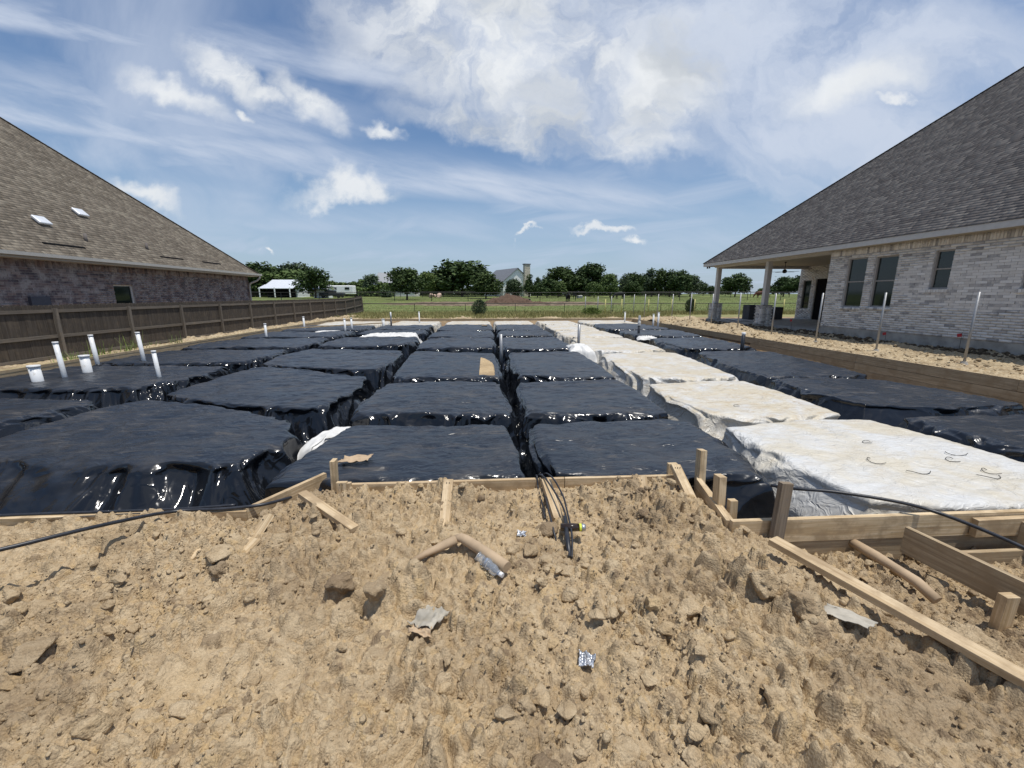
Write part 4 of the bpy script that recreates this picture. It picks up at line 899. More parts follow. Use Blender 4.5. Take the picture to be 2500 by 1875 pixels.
PL = ['fat white pipe stub nearest the left edge', 'tall thin white pipe between the two fat stubs', 'fat white pipe stub right of the tall thin pipe', 'thin white pipe with a black collar close to the left form board', 'thin white pipe standing in front of the tall weeds by the fence',
      'thin white pipe with a muddy foot rising between two near left pads', 'lone thin white pipe in the middle of the left form boards', 'thin white pipe at the far left beside the pale clods', 'left one of the close pair of thin pipes at the far left', 'right one of the close pair of thin pipes at the far left',
      'short fat pipe at the end of the slim far plank', 'pipe with white top and black lower half at the far left', 'thin white pipe in front of the far white pad, left of centre', 'dull metal pipe in the central trench', 'grey pipe rising from the white plastic tent', 'thin pipe at the far right corner of the lot',
      'black taped pipe with a torn white wrap at the far right', 'shorter pipe of the close pair at the far right', 'taller pipe of the close pair at the far right', 'black pipe with a white cap on the right column']
for (x, y, zt, dx_, dy_, r, kind), lab in zip(PIP, PL):
    o = empty('standing_pipe', (x, y, -.3), lab, 'pipe', 'pipes standing up through the plastic')
    b0 = Vector((x, y, -.45)); tp = Vector((x + dx_, y + dy_, zt)); m = M['pvc'] if kind in ('fat', 'thin', 'two', 'tape') else (M['black_rub'] if kind == 'black' else M['galv'])
    if kind == 'two':
        mid = b0.lerp(tp, .62); MB(b0).tube([b0, mid], r * 1.15, 14).build('lower_pipe', M['black_rub'], o, 'auto'); MB(mid).tube([mid, tp], r, 14).build('upper_pipe', M['pvc'], o, 'auto')
    elif kind == 'tape':
        mid = b0.lerp(tp, .62); MB(b0).tube([b0, mid], r, 12).build('lower_pipe', M['black_rub'], o, 'auto')
        MB(mid).tube([mid, mid.lerp(tp, .3), mid.lerp(tp, .45), mid.lerp(tp, .7), tp], [.07, .075, .05, .06, .045], 10).build('torn_wrap', M['white_clean'], o)
    elif kind == 'black':
        MB(b0).tube([b0, tp], r, 14).build('pipe', m, o, 'auto'); MB(tp).tube([tp + Vector((0, 0, -.09)), tp + Vector((0, 0, .005))], r * 1.06, 14).build('cap', M['pvc'], o, 'auto')
    else:
        MB(b0).tube([b0, tp], r, 16).build('pipe', m, o, 'auto')
        if kind in ('fat', 'thin'):
            MB(tp).tube([tp + Vector((0, 0, -.028)), tp + Vector((0, 0, .012))], r * 1.13, 16).build('cap', m, o, 'auto')
            if x < -9.3: MB(b0).tube([Vector((x, y, -.14)), Vector((x, y, -.06))], r * 1.15, 12).build('collar', M['black_rub'], o, 'auto')
tag(MB((-7.5, 22.5, .1)).beam((-9.9, 20.6, .03), (-5.75, 23.35, .10), .03, .06).build('slim_plank', M['wood']), 'slim pale plank laid from the left boards to the short fat pipe', 'plank')

#@@FENCES
# ------------------------------------------------------------------ stained fence at the left
fx = -12.15
fe = empty('wooden_fence', (fx, 22, -.2), 'dark brown stained picket fence with posts and rails in front of the brown brick house', 'fence')
PYs = [12.5 + 2.44 * k for k in range(-4, 13)]
def ftop(y): return 1.33 + .22 * max(0, (y - 37) / 5)
bm = MB((0, 0, 0))
W_ = .136
for (p0, p1) in [((-W_ / 2, 0), (W_ / 2, 0))]:
    z0, z1 = 0, 1.66; c = .03; t_ = .016
    prof = [(-W_ / 2, z0), (W_ / 2, z0), (W_ / 2, z1 - c), (W_ / 2 - c, z1), (-W_ / 2 + c, z1), (-W_ / 2, z1 - c)]
    A_ = [(0, y, z) for y, z in prof]; B_ = [(-t_, y, z) for y, z in prof]
    bm.poly(A_, [(z, y) for y, z in prof]); bm.poly(B_[::-1], [(z, y) for y, z in prof][::-1])
    for i in range(6):
        j = (i + 1) % 6; bm.poly([A_[i], B_[i], B_[j], A_[j]])
pk = bm.build('picket', M['fence'], None); pk.parent = fe; pme = pk
yy = 3.0; i = 0
while yy < 41.9:
    o = pk if i == 0 else pk.copy()
    if i: COL.objects.link(o)
    o.location = (random.uniform(-.003, .003), yy - 22, -.12 + (ftop(yy) - 1.33) + random.uniform(-.008, .008)); o.parent = fe
    yy += .1395; i += 1
for a, b in zip(PYs[:-1], PYs[1:]):
    for zz in (1.17, .47, -.1):
        za = zz + (ftop(a) - 1.33); zb = zz + (ftop(b) - 1.33)
        MB((fx + .03, a, za)).beam((fx + .022, a + .046, za), (fx + .022, b - .046, zb), .038, .088).build('rail', M['fence_rail'], fe)
for a in PYs:
    MB((fx + .06, a, 0)).beam((fx + .05, a, -.3), (fx + .05, a, 1.24 + ftop(a) - 1.33), .088, .088, (0, 1, 0)).build('post', M['fence_rail'], fe)

# ------------------------------------------------------------------ black pipe fences of the pasture
def rail_fence(label, y, x0, x1, step, h, wires, r=.03, zfun=base_z, nm='rail_fence'):
    f = empty(nm, (x0, y, 0), label, 'fence'); xs_ = np.arange(x0, x1, step)
    for x in xs_:
        zb = float(zfun(np.array(x), np.array(y))); MB((x, y, zb)).tube([(x, y, zb - .1), (x, y, zb + h)], r, 6).build('post', M['black_metal'], f)
    for zz, rr in wires:
        pts = [(x, y, float(zfun(np.array(x), np.array(y))) + zz) for x in xs_]; MB(pts[0]).tube(pts, rr, 5).build('rail' if rr > .012 else 'wire', M['black_metal'], f)
    return f
rail_fence('low black pipe fence along the near edge of the pasture', 42.0, -12.1, 40, 5.0, .92, [(.92, .035), (.45, .006), (.25, .006)])
rail_fence('far black pipe fence crossing the pasture in front of the trees', 70.0, -45, 60, 6.0, 1.35, [(1.35, .04), (.9, .02), (.45, .02)], .05)
rail_fence('distant dark fence along the foot of the trees', 100.0, -70, 90, 5, 1.3, [(1.3, .05), (.8, .03)], .06)

# galvanised posts at the right
gp = None
for i in range(12):
    y = 9.87 - .25 + 2.42 * i; zb = float(-.1); px = 12.1
    o = empty('metal_post', (px, y, zb), ['tall galvanised fence post nearest the right edge', 'second galvanised post from the right, in front of the white brick wall', 'third galvanised post from the right, in front of the double windows', 'fourth galvanised post from the right, before the patio corner',
        'fifth galvanised post from the right, in front of the porch', 'sixth galvanised post from the right, at the outer porch column', 'seventh galvanised post from the right', 'eighth galvanised post from the right', 'ninth galvanised post from the right', 'tenth galvanised post from the right',
        'eleventh galvanised post from the right', 'twelfth and farthest galvanised post of the row'][i], 'metal post', 'galvanised fence posts without mesh')
    lean = random.uniform(-.03, .03)
    MB((px, y, zb)).tube([(px, y, zb - .1), (px + lean, y, zb + 1.78)], .028, 10).build('post', M['galv'], o, 'auto')
    MB((px, y, zb)).tube([(px, y, zb - .03), (px, y, zb + .06)], [.09, .05], 8).build('footing', M['concrete'], o)
for i, (x, y) in enumerate([(10.9, 36.0), (9.7, 36), (8.6, 36)]):
    o = tag(MB((x, y, 0)).tube([(x, y, -.2), (x, y, 1.5)], .032, 8).build('metal_post', M['galv'], None, 'auto'), ['right one of the three loose galvanised posts at the far corner', 'middle one of the three loose galvanised posts at the far corner', 'left one of the three loose galvanised posts at the far corner'][i], 'metal post', 'galvanised fence posts without mesh')
for i, (u_, zt) in enumerate([(1479, 1), (1519, 1), (1585, 1), (1642, 1), (1698, 1), (1756, 1), (1809, 1), (1917, 1)]):
    y = 38.5; x = far(u_, y)
    tag(MB((x, y, 0)).tube([(x, y, -.2), (x, y, 1.25)], .05, 8).build('yellow_post', M['yellow'], None, 'auto'), ['first', 'second', 'third', 'fourth', 'fifth', 'sixth', 'seventh', 'eighth'][i] + ' yellow sleeved post from the left, behind the galvanised posts', 'yellow post', 'yellow posts at the back of the next lot')
#@@HOUSES
# ------------------------------------------------------------------ brick walls facing the lot
def unitbox():
    b = MB(); b.box((0, 0, 0), (1, 1, 1)); return b
def join_boxes(C_, S_, tint, faces='all'):
    C_ = np.array(C_, float); S_ = np.array(S_, float); n = len(C_)
    k = np.array([[-1, -1, -1], [1, -1, -1], [1, 1, -1], [-1, 1, -1], [-1, -1, 1], [1, -1, 1], [1, 1, 1], [-1, 1, 1]]) * .5
    V = (C_[:, None, :] + k[None] * S_[:, None, :]).reshape(-1, 3)
    F_ = np.array([[0, 3, 2, 1], [4, 5, 6, 7], [0, 1, 5, 4], [1, 2, 6, 5], [2, 3, 7, 6], [3, 0, 4, 7]])
    Fa = (F_[None] + np.arange(n)[:, None, None] * 8).reshape(-1, 4)
    return V, Fa, np.repeat(np.array(tint), 8)
def brick_wall(wall, x, sg, y0, y1, z0, z1, openings, bl, bh, m, near, soldier=.22, seed=1, nmax=300, mort=.01, sills=()):
    """bricks proud of a mortar plane at x, facing sg; wall is the parent part"""
    rs_ = np.random.default_rng(seed); cells = []
    def ok(ya, yb_, za, zb):
        for (oy0, oy1, oz0, oz1) in openings:
            if ya < oy1 and yb_ > oy0 and za < oz1 and zb > oz0: return False
        return True
    def clipb(ya, yb_, za, zb):
        for (oy0, oy1, oz0, oz1) in openings:
            if za + .01 < oz1 and zb - .01 > oz0 and ya < oy1 and yb_ > oy0:
                if ya >= oy0 and yb_ <= oy1: return None
                if ya < oy0: yb_ = oy0 - .004
                else: ya = oy1 + .004
        return (ya, yb_) if yb_ - ya > .03 else None
    z = z0; row = 0
    while z + bh < z1 - soldier:
        y = y0 - (bl / 2 if row % 2 else 0)
        while y < y1:
            r_ = clipb(max(y, y0), min(y + bl - mort, y1), z, z + bh - mort)
            if r_: cells.append((r_[0], r_[1], z, z + bh - mort))
            y += bl
        z += bh; row += 1
    y = y0
    while y < y1 - .03:
        r_ = clipb(y, min(y + bh - mort, y1), z, z1)
        if r_: cells.append((r_[0], r_[1], z, z1 - .005))
        y += bh
    for (sy0, sy1, sz) in sills:
        y = sy0 - .05
        while y < sy1 + .05: cells.append((y, y + bh - mort, sz - .11, sz - .012, 1)); y += bh
    cells.sort(key=lambda c: (c[0] - near[0]) ** 2 * .35 + (((c[2] - near[1]) * 2) ** 2))
    me0 = None
    C_, S_, T_ = [], [], []
    for i, c in enumerate(cells):
        dp = rs_.uniform(.012, .024) + (.045 if len(c) > 4 else 0)
        cen = (x + sg * dp / 2, (c[0] + c[1]) / 2, (c[2] + c[3]) / 2); sz = (dp, c[1] - c[0], c[3] - c[2])
        if i < nmax:
            if me0 is None:
                o = unitbox().build('brick', m, None); me0 = o.data
            else: o = bpy.data.objects.new('brick', me0); COL.objects.link(o)
            o.parent = wall; o.location = Vector(cen) - wall_world(wall); o.scale = sz
        else: C_.append(cen); S_.append(sz); T_.append(rs_.uniform(0, 1))
    V, Fa, T = join_boxes(C_, S_, T_); V = V - np.array(wall_world(wall))
    o = obj('bricks', npmesh('bricks', V, Fa, T), m, wall); o['kind'] = 'stuff'
def wallplane(name, house, x, y0, y1, z0, z1, openings, m, depth=.2, sg=1):
    """mortar slab with real openings"""
    ysx = sorted({y0, y1, *[o[0] for o in openings], *[o[1] for o in openings]}); zsx = sorted({z0, z1, *[o[2] for o in openings], *[o[3] for o in openings]})
    ysx = [v for v in ysx if y0 <= v <= y1]; zsx = [v for v in zsx if z0 <= v <= z1]
    b = MB((x, (y0 + y1) / 2, z0))
    for a, c in zip(ysx[:-1], ysx[1:]):
        for d_, e in zip(zsx[:-1], zsx[1:]):
            if any(a >= o[0] - 1e-6 and c <= o[1] + 1e-6 and d_ >= o[2] - 1e-6 and e <= o[3] + 1e-6 for o in openings): continue
            b.box((x - sg * depth / 2, (a + c) / 2, (d_ + e) / 2), (depth, c - a, e - d_))
    return b.build(name, m, house)
# shingled roof: eave line at x=xe from y0 to y1, rising away (sg) with slope s, hipped at the y1 end
def roof(house, xe, y0, y1, ze, s, sg, m, near, top=16, nmax=300, seed=2):
    rs_ = np.random.default_rng(seed); nrm = Vector((-sg * s, 0, 1)).normalized(); upv = Vector((sg, 0, s)).normalized(); sl = math.hypot(1, s)
    deck = MB((xe, y1, ze))
    t = top; deck.poly([(xe, y0, ze), (xe, y1, ze), (xe + sg * t, y1 - t, ze + s * t), (xe + sg * t, y0, ze + s * t)])
    deck.poly([(xe, y1, ze), (xe + sg * 2 * t, y1, ze), (xe + sg * t, y1 - t, ze + s * t)])
    deck.poly([(xe + sg * 2 * t, y0, ze), (xe + sg * 2 * t, y1, ze), (xe + sg * t, y1 - t, ze + s * t), (xe + sg * t, y0, ze + s * t)][::-1])
    rf = deck.build('roof', m, house)
    org = wall_world(rf); ex = .142; cells = []
    w_ = 0.0; row = 0
    while w_ < t * sl:
        ylim = y1 - w_ / sl; y = y0 - rs_.uniform(0, .3)
        while y < ylim:
            L = rs_.choice([.13, .17, .22, .30, .38]); e = min(y + L - .004, ylim)
            if e - y > .03: cells.append((y, e, w_, rs_.choice([.006, .006, .013]), rs_.uniform(0, 1)))
            y += L
        w_ += ex; row += 1
    cells.sort(key=lambda c: (c[0] - near) ** 2 * .3 + (c[2] * 2.2) ** 2)
    me0 = None; rotm = Matrix((upv, Vector((0, 1, 0)) * sg if False else Vector((0, 1, 0)), nrm)).transposed().to_4x4()
    base = np.array([[0, 0], [1, 0], [1, 1], [0, 1]], float)
    Vs, Fs, Ts = [], [], []; up_ = np.array(upv); nr = np.array(nrm); E0 = np.array([xe, 0, ze])
    def corners(c):
        th0 = c[3] + .004; th1 = .002; A_ = E0 + up_ * (c[2] - .012); B_ = E0 + up_ * (c[2] + ex)
        y_a, y_b = np.array([0, c[0], 0]), np.array([0, c[1], 0])
        return np.array([A_ + y_a + nr * th0, A_ + y_b + nr * th0, B_ + y_b + nr * (th1 + .006), B_ + y_a + nr * (th1 + .006), A_ + y_a - nr * .004, A_ + y_b - nr * .004, B_ + y_b - nr * .004, B_ + y_a - nr * .004])
    Fq = np.array([[0, 1, 2, 3], [4, 5, 1, 0], [5, 6, 2, 1], [7, 4, 0, 3]])
    if sg > 0: pass
    rr = 0
    for i, c in enumerate(cells):
        V = corners(c)
        if i < nmax:
            o0 = V.mean(0); me = npmesh('shingle', V - o0, Fq); o = obj('shingle', me, m, rf); o.location = Vector(o0) - org
        else: Vs.append(V - np.array(org)); Fs.append(Fq + 8 * rr); Ts.append(np.full(8, c[4])); rr += 1
    o = obj('shingles', npmesh('shingles', np.concatenate(Vs), np.concatenate(Fs), np.concatenate(Ts)), m, rf); o['kind'] = 'stuff'
    # hip caps
    b = MB(org); p = Vector((xe, y1, ze)); d_ = Vector((sg, -1, s)).normalized(); L = t * Vector((sg, -1, s)).length; q = 0
    while q < L:
        a = p + d_ * q + Vector((0, 0, .012)); c_ = p + d_ * (q + .2) + Vector((0, 0, .006)); b.beam(a, c_, .26, .012, Vector((-sg * .4, .4, 1))); q += .19
    b.build('hip_cap', m, rf)
    return rf
def window(house, x, sg, y0, y1, z0, z1, mf, rail=.5, inset=.09, frame=.05):
    f = empty('window', (x, (y0 + y1) / 2, z0), None, None); f.parent = house; f.location = f.location - house.location
    org = wall_world(f); xi = x - sg * inset
    b = MB(org)
    b.beam((xi, y0, z0 + frame / 2), (xi, y1, z0 + frame / 2), .06, frame); b.beam((xi, y0, z1 - frame / 2), (xi, y1, z1 - frame / 2), .06, frame)
    b.beam((xi, y0 + frame / 2, z0 + frame), (xi, y0 + frame / 2, z1 - frame), frame, .06, (sg, 0, 0)); b.beam((xi, y1 - frame / 2, z0 + frame), (xi, y1 - frame / 2, z1 - frame), frame, .06, (sg, 0, 0))
    b.build('frame', mf, f)
    zr = z0 + (z1 - z0) * rail if rail else None
    if rail: MB(org).beam((xi + sg * .01, y0 + frame, zr), (xi + sg * .01, y1 - frame, zr), .05, .04).build('meeting_rail', mf, f)
    parts = [(z0 + frame, (zr - .02) if rail else z1 - frame)] + ([(zr + .02, z1 - frame)] if rail else [])
    for a, c in parts:
        MB(org).box((xi - sg * .01, (y0 + y1) / 2, (a + c) / 2), (.012, y1 - y0 - 2 * frame, c - a)).build('pane', M['glass'], f)
    MB(org).box((xi - sg * .25, (y0 + y1) / 2, (z0 + z1) / 2), (.02, y1 - y0 - .02, z1 - z0 - .02)).build('dark_backing', M['void'], f)  # near-black panel behind the panes stands in for the unlit room
    return f

# ---- brown brick house on the left
LH = empty('brick_house', (-19, 18, -.2), 'brown red brick house with a steep brown shingle roof behind the stained fence', 'house')
op = [(18.0, 18.95, 1.05, 2.02)]
zeL = 2.93
wl = wallplane('wall', LH, -15.0, 6, 27.75, -.2, 2.78, op, M['mortar_l'], .25, 1)
brick_wall(wl, -15.0, 1, 6, 27.75, -.2, 2.78, op, .255, .082, M['brick_l'], (15, 2.0), .24, 3)
MB((-15, 27.8, -.2)).box((-21.5, 27.62, 1.29), (13, .25, 2.98)).build('end_wall', M['brick_l'], LH)
window(LH, -15.0, 1, 18.0, 18.95, 1.05, 2.02, M['vinyl'], 0)
MB((-15, 15, 1.3)).box((-14.94, 15.02, 1.38), (.10, .62, .36)).build('meter_box', simple('slate metal box', (.055, .062, .085), .5), LH)
rfL = roof(LH, -14.5, 4, 28.15, zeL, .94, -1, M['shingle_l'], 15.5, 15, 300, 4)
fa_ = MB((-14.5, 16, zeL)); fa_.beam((-14.52, 4, zeL - .09), (-14.52, 28.12, zeL - .09), .025, .16).beam((-14.78, 28.13, zeL - .09), (-29, 28.13, zeL - .09), .025, .16); fa_.build('fascia', M['fascia_l'], LH)
so = MB((-14.7, 16, zeL)); so.box((-14.76, 16, zeL - .17), (.50, 24.2, .015)); so.build('soffit', M['fascia_l'], LH)
g = MB((-14.45, 16, zeL)); g.beam((-14.43, 4, zeL - .05), (-14.43, 28.3, zeL - .05), .12, .11); g.build('gutter', M['fascia_l'], LH)
MB((-14.6, 27.7, 1)).tube([(-14.42, 28.05, zeL - .1), (-14.42, 28.05, zeL - .25), (-14.55, 27.95, zeL - .42), (-14.86, 27.68, zeL - .6), (-14.90, 27.66, zeL - .8), (-14.90, 27.66, 0)], .05, 8).build('downspout', M['fascia_l'], LH)
def on_roof(xe, ze, s, sg, dx_, y, lift=0):
    nrm = Vector((-sg * s, 0, 1)).normalized(); return Vector((xe + sg * dx_, y, ze + s * dx_)) + nrm * lift
for dx_, y in ((1.28, 16.5), (2.02, 18.9)):
    up = Vector((-1, 0, .94)).normalized(); nr = Vector((.94, 0, 1)).normalized(); c = on_roof(-14.5, zeL, .94, -1, dx_, y, .10)
    v_ = MB(c); v_.beam(c - up * .19, c + up * .19, .44, .09, nr); ob = v_.build('roof_vent', M['metal_roof'], rfL, bevel=.02)
    v_ = MB(c); c2_ = c - nr * .07; v_.beam(c2_ - up * .15, c2_ + up * .15, .36, .10, nr); v_.build('vent_base', M['galv'], rfL)
for y0, y1, dx_ in ((15.5, 17.0, .41), (20.65, 22.1, .42), (23.5, 25.0, .40)):
    a = on_roof(-14.5, zeL, .94, -1, dx_, y0, .02); c = on_roof(-14.5, zeL, .94, -1, dx_, y1, .02); MB(a).beam(a, c, .07, .03, Vector((.94, 0, 1))).build('eyebrow_vent', M['void'], rfL)
for y, dx_ in ((17.5, .74), (20.4, .74)):
    a = on_roof(-14.5, zeL, .94, -1, dx_, y, 0); MB(a).tube([a - Vector((0, 0, .1)), a + Vector((0, 0, .28))], .055, 8).build('vent_pipe', M['shingle_r'], rfL, 'auto')

# ---- white brick house on the right
RH = empty('white_brick_house', (19, 18, -.1), 'white washed brick house with a tall grey brown hip roof and a covered back porch', 'house')
op = [(15.55, 16.42, 1.14, 3.04), (14.33, 15.2, 1.17, 3.01), (12.55, 13.12, 1.80, 3.02), (9.7, 10.72, 1.78, 3.0)]
zeR = 3.60; xw = 14.62
wr = wallplane('wall', RH, xw, 4, 17.32, .30, 3.44, op, M['mortar_r'], .25, -1)
brick_wall(wr, xw, -1, 4, 17.32, .30, 3.44, op, .30, .082, M['brick_r'], (11.2, 2.0), .24, 8, sills=[(o_[0], o_[1], o_[2]) for o_ in op])
MB((xw, 10, 0)).box((xw + .12, 10.7, .05), (.25, 13.3, .5)).build('foundation', M['concrete'], RH)
# return walls round the porch
w2 = wallplane('porch_end_wall', RH, xw + .13, 17.06, 17.32, .05, 3.44, [], M['mortar_r'], 0.2, -1)
b = MB((18, 17.3, .1)); b.box((18, 17.22, 1.75), (6.4, .24, 3.4)); b.build('porch_side_wall', M['brick_r'], RH)
for o_ in op: window(RH, xw, -1, o_[0], o_[1], o_[2], o_[3], M['grey_frame'], .52)
op2 = [(26.15, 26.8, .75, 2.55), (24.7, 25.75, .06, 2.62)]
w3 = wallplane('porch_back_wall', RH, 21.0, 17.3, 27.2, .05, 3.44, op2, M['mortar_r'], .25, -1)
brick_wall(w3, 21.0, -1, 21.3, 27.2, .05, 3.44, op2, .30, .082, M['brick_r'], (26, 2.0), .0, 12, nmax=0)
window(RH, 21.0, -1, *op2[0], M['bronze'], 0)
MB((21, 25.2, 0)).box((21.08, 25.22, 1.34), (.05, 1.05, 2.56)).build('door', M['void'], RH)
MB((17.8, 22, 0)).box((17.9, 22.2, -.15), (6.3, 10.0, .45)).build('porch_slab', M['concrete'], RH)
for y in (26.55, 21.75):
    c = empty('porch_column', (14.98, y, .08), None, None); c.parent = RH; c.location = Vector((14.98, y, .08)) - RH.location
    og = Vector((14.98, y, .08)); cen, szs, tt = [], [], []
    MB(og).box((14.98, y, .56), (.52, .52, .96)).build('pedestal_core', M['mortar_r'], c)
    k_ = 0; zz = .08
    while zz < 1.02:
        for a_ in (-1, 1):
            off = .13 if k_ % 2 else 0
            for q in (-.20 + off * .5, .07 + off * .5):
                cen.append((14.98 + a_ * .265, y + q, zz + .036)); szs.append((.03, .25, .07)); tt.append(random.random())
                cen.append((14.98 + q, y + a_ * .265, zz + .036)); szs.append((.25, .03, .07)); tt.append(random.random())
        zz += .08; k_ += 1
    V, Fa, T = join_boxes(cen, szs, tt); o = obj('pedestal_bricks', npmesh('pedestal_bricks', V - np.array(og), Fa, T), M['brick_r'], c); o['kind'] = 'stuff'
    MB(og).box((14.98, y, 1.07), (.60, .60, .06)).build('cap', M['concrete'], c)
    MB(og).box((14.98, y, 2.24), (.24, .24, 2.30)).build('shaft', M['fascia_r'], c)
rfR = roof(RH, 14.15, 3.0, 27.05, zeR, .86, 1, M['shingle_r'], 11.5, 15, 300, 6)
fa_ = MB((14.2, 16, zeR)); fa_.beam((14.17, 3, zeR - .10), (14.17, 27.03, zeR - .10), .03, .19).beam((14.2, 27.03, zeR - .10), (28, 27.03, zeR - .10), .03, .19); fa_.build('fascia', M['fascia_r'], RH)
MB((14.4, 10, zeR)).box((14.42, 10.2, zeR - .19), (.46, 14.2, .02)).build('soffit', M['soffit'], RH)
MB((17.9, 22, zeR)).box((17.95, 22.15, zeR - .12), (6.4, 9.6, .03)).build('porch_ceiling', M['soffit'], RH)
pb = MB((15, 22, 3.2)); pb.beam((14.98, 17.35, 3.41), (14.98, 26.85, 3.41), .30, .14); pb.beam((15.13, 26.72, 3.38), (21, 26.72, 3.38), .26, .20); pb.build('porch_beam', M['fascia_r'], RH)
for y in (26.6, 26.85): MB((14.3, y, 3.3)).tube([(14.33, y, 3.40), (14.33, y - .04, 3.30)], [.04, .055], 8).build('flood_lamp', M['bronze'], RH)
for i, (x, y) in enumerate(((17.0, 23.3), (17.2, 19.6))):
    fz = empty('ceiling_fan', (x, y, 3.45), ['black ceiling fan hanging over the middle of the porch', 'black ceiling fan hanging beside the brick corner of the porch'][i], 'ceiling fan', 'porch ceiling fans')
    o_ = Vector((x, y, 3.45)); MB(o_).tube([o_, o_ - Vector((0, 0, .06))], [.07, .05], 10).build('canopy', M['black_metal'], fz)
    MB(o_).tube([o_ - Vector((0, 0, .05)), o_ - Vector((0, 0, .42))], .015, 6).build('rod', M['black_metal'], fz)
    MB(o_).tube([o_ - Vector((0, 0, .40)), o_ - Vector((0, 0, .47)), o_ - Vector((0, 0, .58)), o_ - Vector((0, 0, .62))], [.05, .11, .11, .04], 10).build('motor', M['black_metal'], fz)
    for q in range(5):
        a = q * 2 * PI / 5 + .3; dv_ = Vector((math.cos(a), math.sin(a), 0)); p0 = o_ - Vector((0, 0, .54)) + dv_ * .1; MB(o_).beam(p0, p0 + dv_ * .62, .13, .012).build('blade', M['black_metal'], fz)
# outdoor kitchen blocks
for i, (x, y, wd, ht) in enumerate(((17.35, 26.2, 1.0, .92), (18.75, 26.2, .75, .78))):
    k_ = empty('kitchen_block', (x, y, .07), ['dark grey outdoor kitchen block with two openings on the porch', 'smaller dark grey block right of the porch column'][i], 'block', 'outdoor kitchen blocks')
    MB((x, y, .07)).box((x, y, .08 + ht / 2), (wd, .7, ht)).build('body', M['granite'], k_, bevel=.01)
    if i == 0:
        for q in (-.13, .2): MB((x, y, .3)).box((x + q, y - .352, .40), (.17, .01, .12)).build('opening', M['void'], k_)
# red flags and spigots by the wall
for i, (x, y, z_) in enumerate(((14.5, 18.9, .45), (14.45, 14.1, .25), (14.45, 11.7, .42))):
    f_ = empty('marking_flag', (x, y, -.05), ['small red utility flag by the porch slab', 'small red flag at the foot of the white brick wall below the windows', 'small red flag at the wall right of the double windows'][i], 'flag', 'red marking flags')
    MB((x, y, 0)).tube([(x, y, -.1), (x - .02, y, z_ + .08)], .006, 4).build('stem', M['black_metal'], f_)
    scf = MB((x, y, z_)); scf.beam((x - .02, y, z_), (x - .02, y + .12, z_ - .03), .006, .10, (0, 0, 1)); scf.build('flag_cloth', M['red'], f_)
for i, (x, y, L) in enumerate(((14.2, 24.2, 3.0), (14.5, 23.6, 2.4))):
    loose('metal_strip', (x + .9, y - .5, .11 + .02 * i), (x + 1.4, y + 2.0, .11 + .02 * i), .2, .015, M['galv'], ['long flashing strip lying on the porch slab edge', 'second flashing strip leaning on the first by the porch'][i], 'metal strip')
#@@FAR
# ------------------------------------------------------------------ far buildings
def gable(name, x, y, w_, d_, hw, hr, label, mw, mr, axis='x', z0=None, over=.4):
    z0 = float(base_z(np.array(x), np.array(y))) if z0 is None else z0
    h = empty(name, (x, y, z0), label, 'building'); b = MB((x, y, z0))
    if axis == 'x':   # ridge along x
        b.box((x, y, z0 + hw / 2), (w_, d_, hw))
        for s_ in (-1, 1): b.poly([(x + s_ * w_ / 2, y - d_ / 2, z0 + hw), (x + s_ * w_ / 2, y + d_ / 2, z0 + hw), (x + s_ * w_ / 2, y, z0 + hw + hr - .02)])
        r = MB((x, y, z0)); o_ = over
        for s_ in (-1, 1):
            a0 = Vector((x, y, z0 + hw + hr)); e0 = Vector((x, y + s_ * (d_ / 2 + o_), z0 + hw - hr * o_ / (d_ / 2))); mid = (a0 + e0) / 2; sl_ = (e0 - a0)
            r.beam(mid - Vector((w_ / 2 + o_, 0, 0)) + Vector((0, 0, .06)), mid + Vector((w_ / 2 + o_, 0, 0)) + Vector((0, 0, .06)), sl_.length, .12, Vector((0, -sl_.z * s_ * s_, sl_.y)) if sl_.y > 0 else Vector((0, sl_.z, -sl_.y)))
    else:             # ridge along y, gable faces the viewer
        b.box((x, y, z0 + hw / 2), (w_, d_, hw))
        for s_ in (-1, 1): b.poly([(x - w_ / 2, y + s_ * d_ / 2, z0 + hw), (x + w_ / 2, y + s_ * d_ / 2, z0 + hw), (x, y + s_ * d_ / 2, z0 + hw + hr - .02)])
        r = MB((x, y, z0)); o_ = over
        for s_ in (-1, 1):
            a0 = Vector((x, y, z0 + hw + hr)); e0 = Vector((x + s_ * (w_ / 2 + o_), y, z0 + hw - hr * o_ / (w_ / 2))); mid = (a0 + e0) / 2; sl_ = e0 - a0
            upn = Vector((-sl_.z, 0, sl_.x)) if sl_.x > 0 else Vector((sl_.z, 0, -sl_.x))
            r.beam(mid - Vector((0, d_ / 2 + o_, 0)) + Vector((0, 0, .06)), mid + Vector((0, d_ / 2 + o_, 0)) + Vector((0, 0, .06)), sl_.length, .12, upn)
    b.build('wall', mw, h); r.build('roof', mr, h); return h, z0
D = 105.
h, z0 = gable('barn', far(708, D), D, 6.6, 7, 2.7, 1.3, 'low white barn with a metal lean-to roof left of the paddock', M['siding'], M['metal_roof'])
b = MB((far(708, D), D - 6, z0)); b.beam((far(708, D) - 3.8, D - 5.2, z0 + 2.4), (far(708, D) + 3.8, D - 5.2, z0 + 2.4), 3.4, .1, (0, -.28, 1)); b.build('lean_to_roof', M['metal_roof'], h)
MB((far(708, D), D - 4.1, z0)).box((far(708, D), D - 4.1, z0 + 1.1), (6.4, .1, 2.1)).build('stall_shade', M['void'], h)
for q in (-3.3, 0, 3.3): MB((far(708, D) + q, D - 7, z0)).box((far(708, D) + q, D - 7.2, z0 + 1.1), (.18, .18, 2.2)).build('post', M['siding'], h)
gable('shed', far(790, 92), 92, 2.8, 3, 1.9, .7, 'small white shed right of the barn', M['siding'], M['metal_roof'])
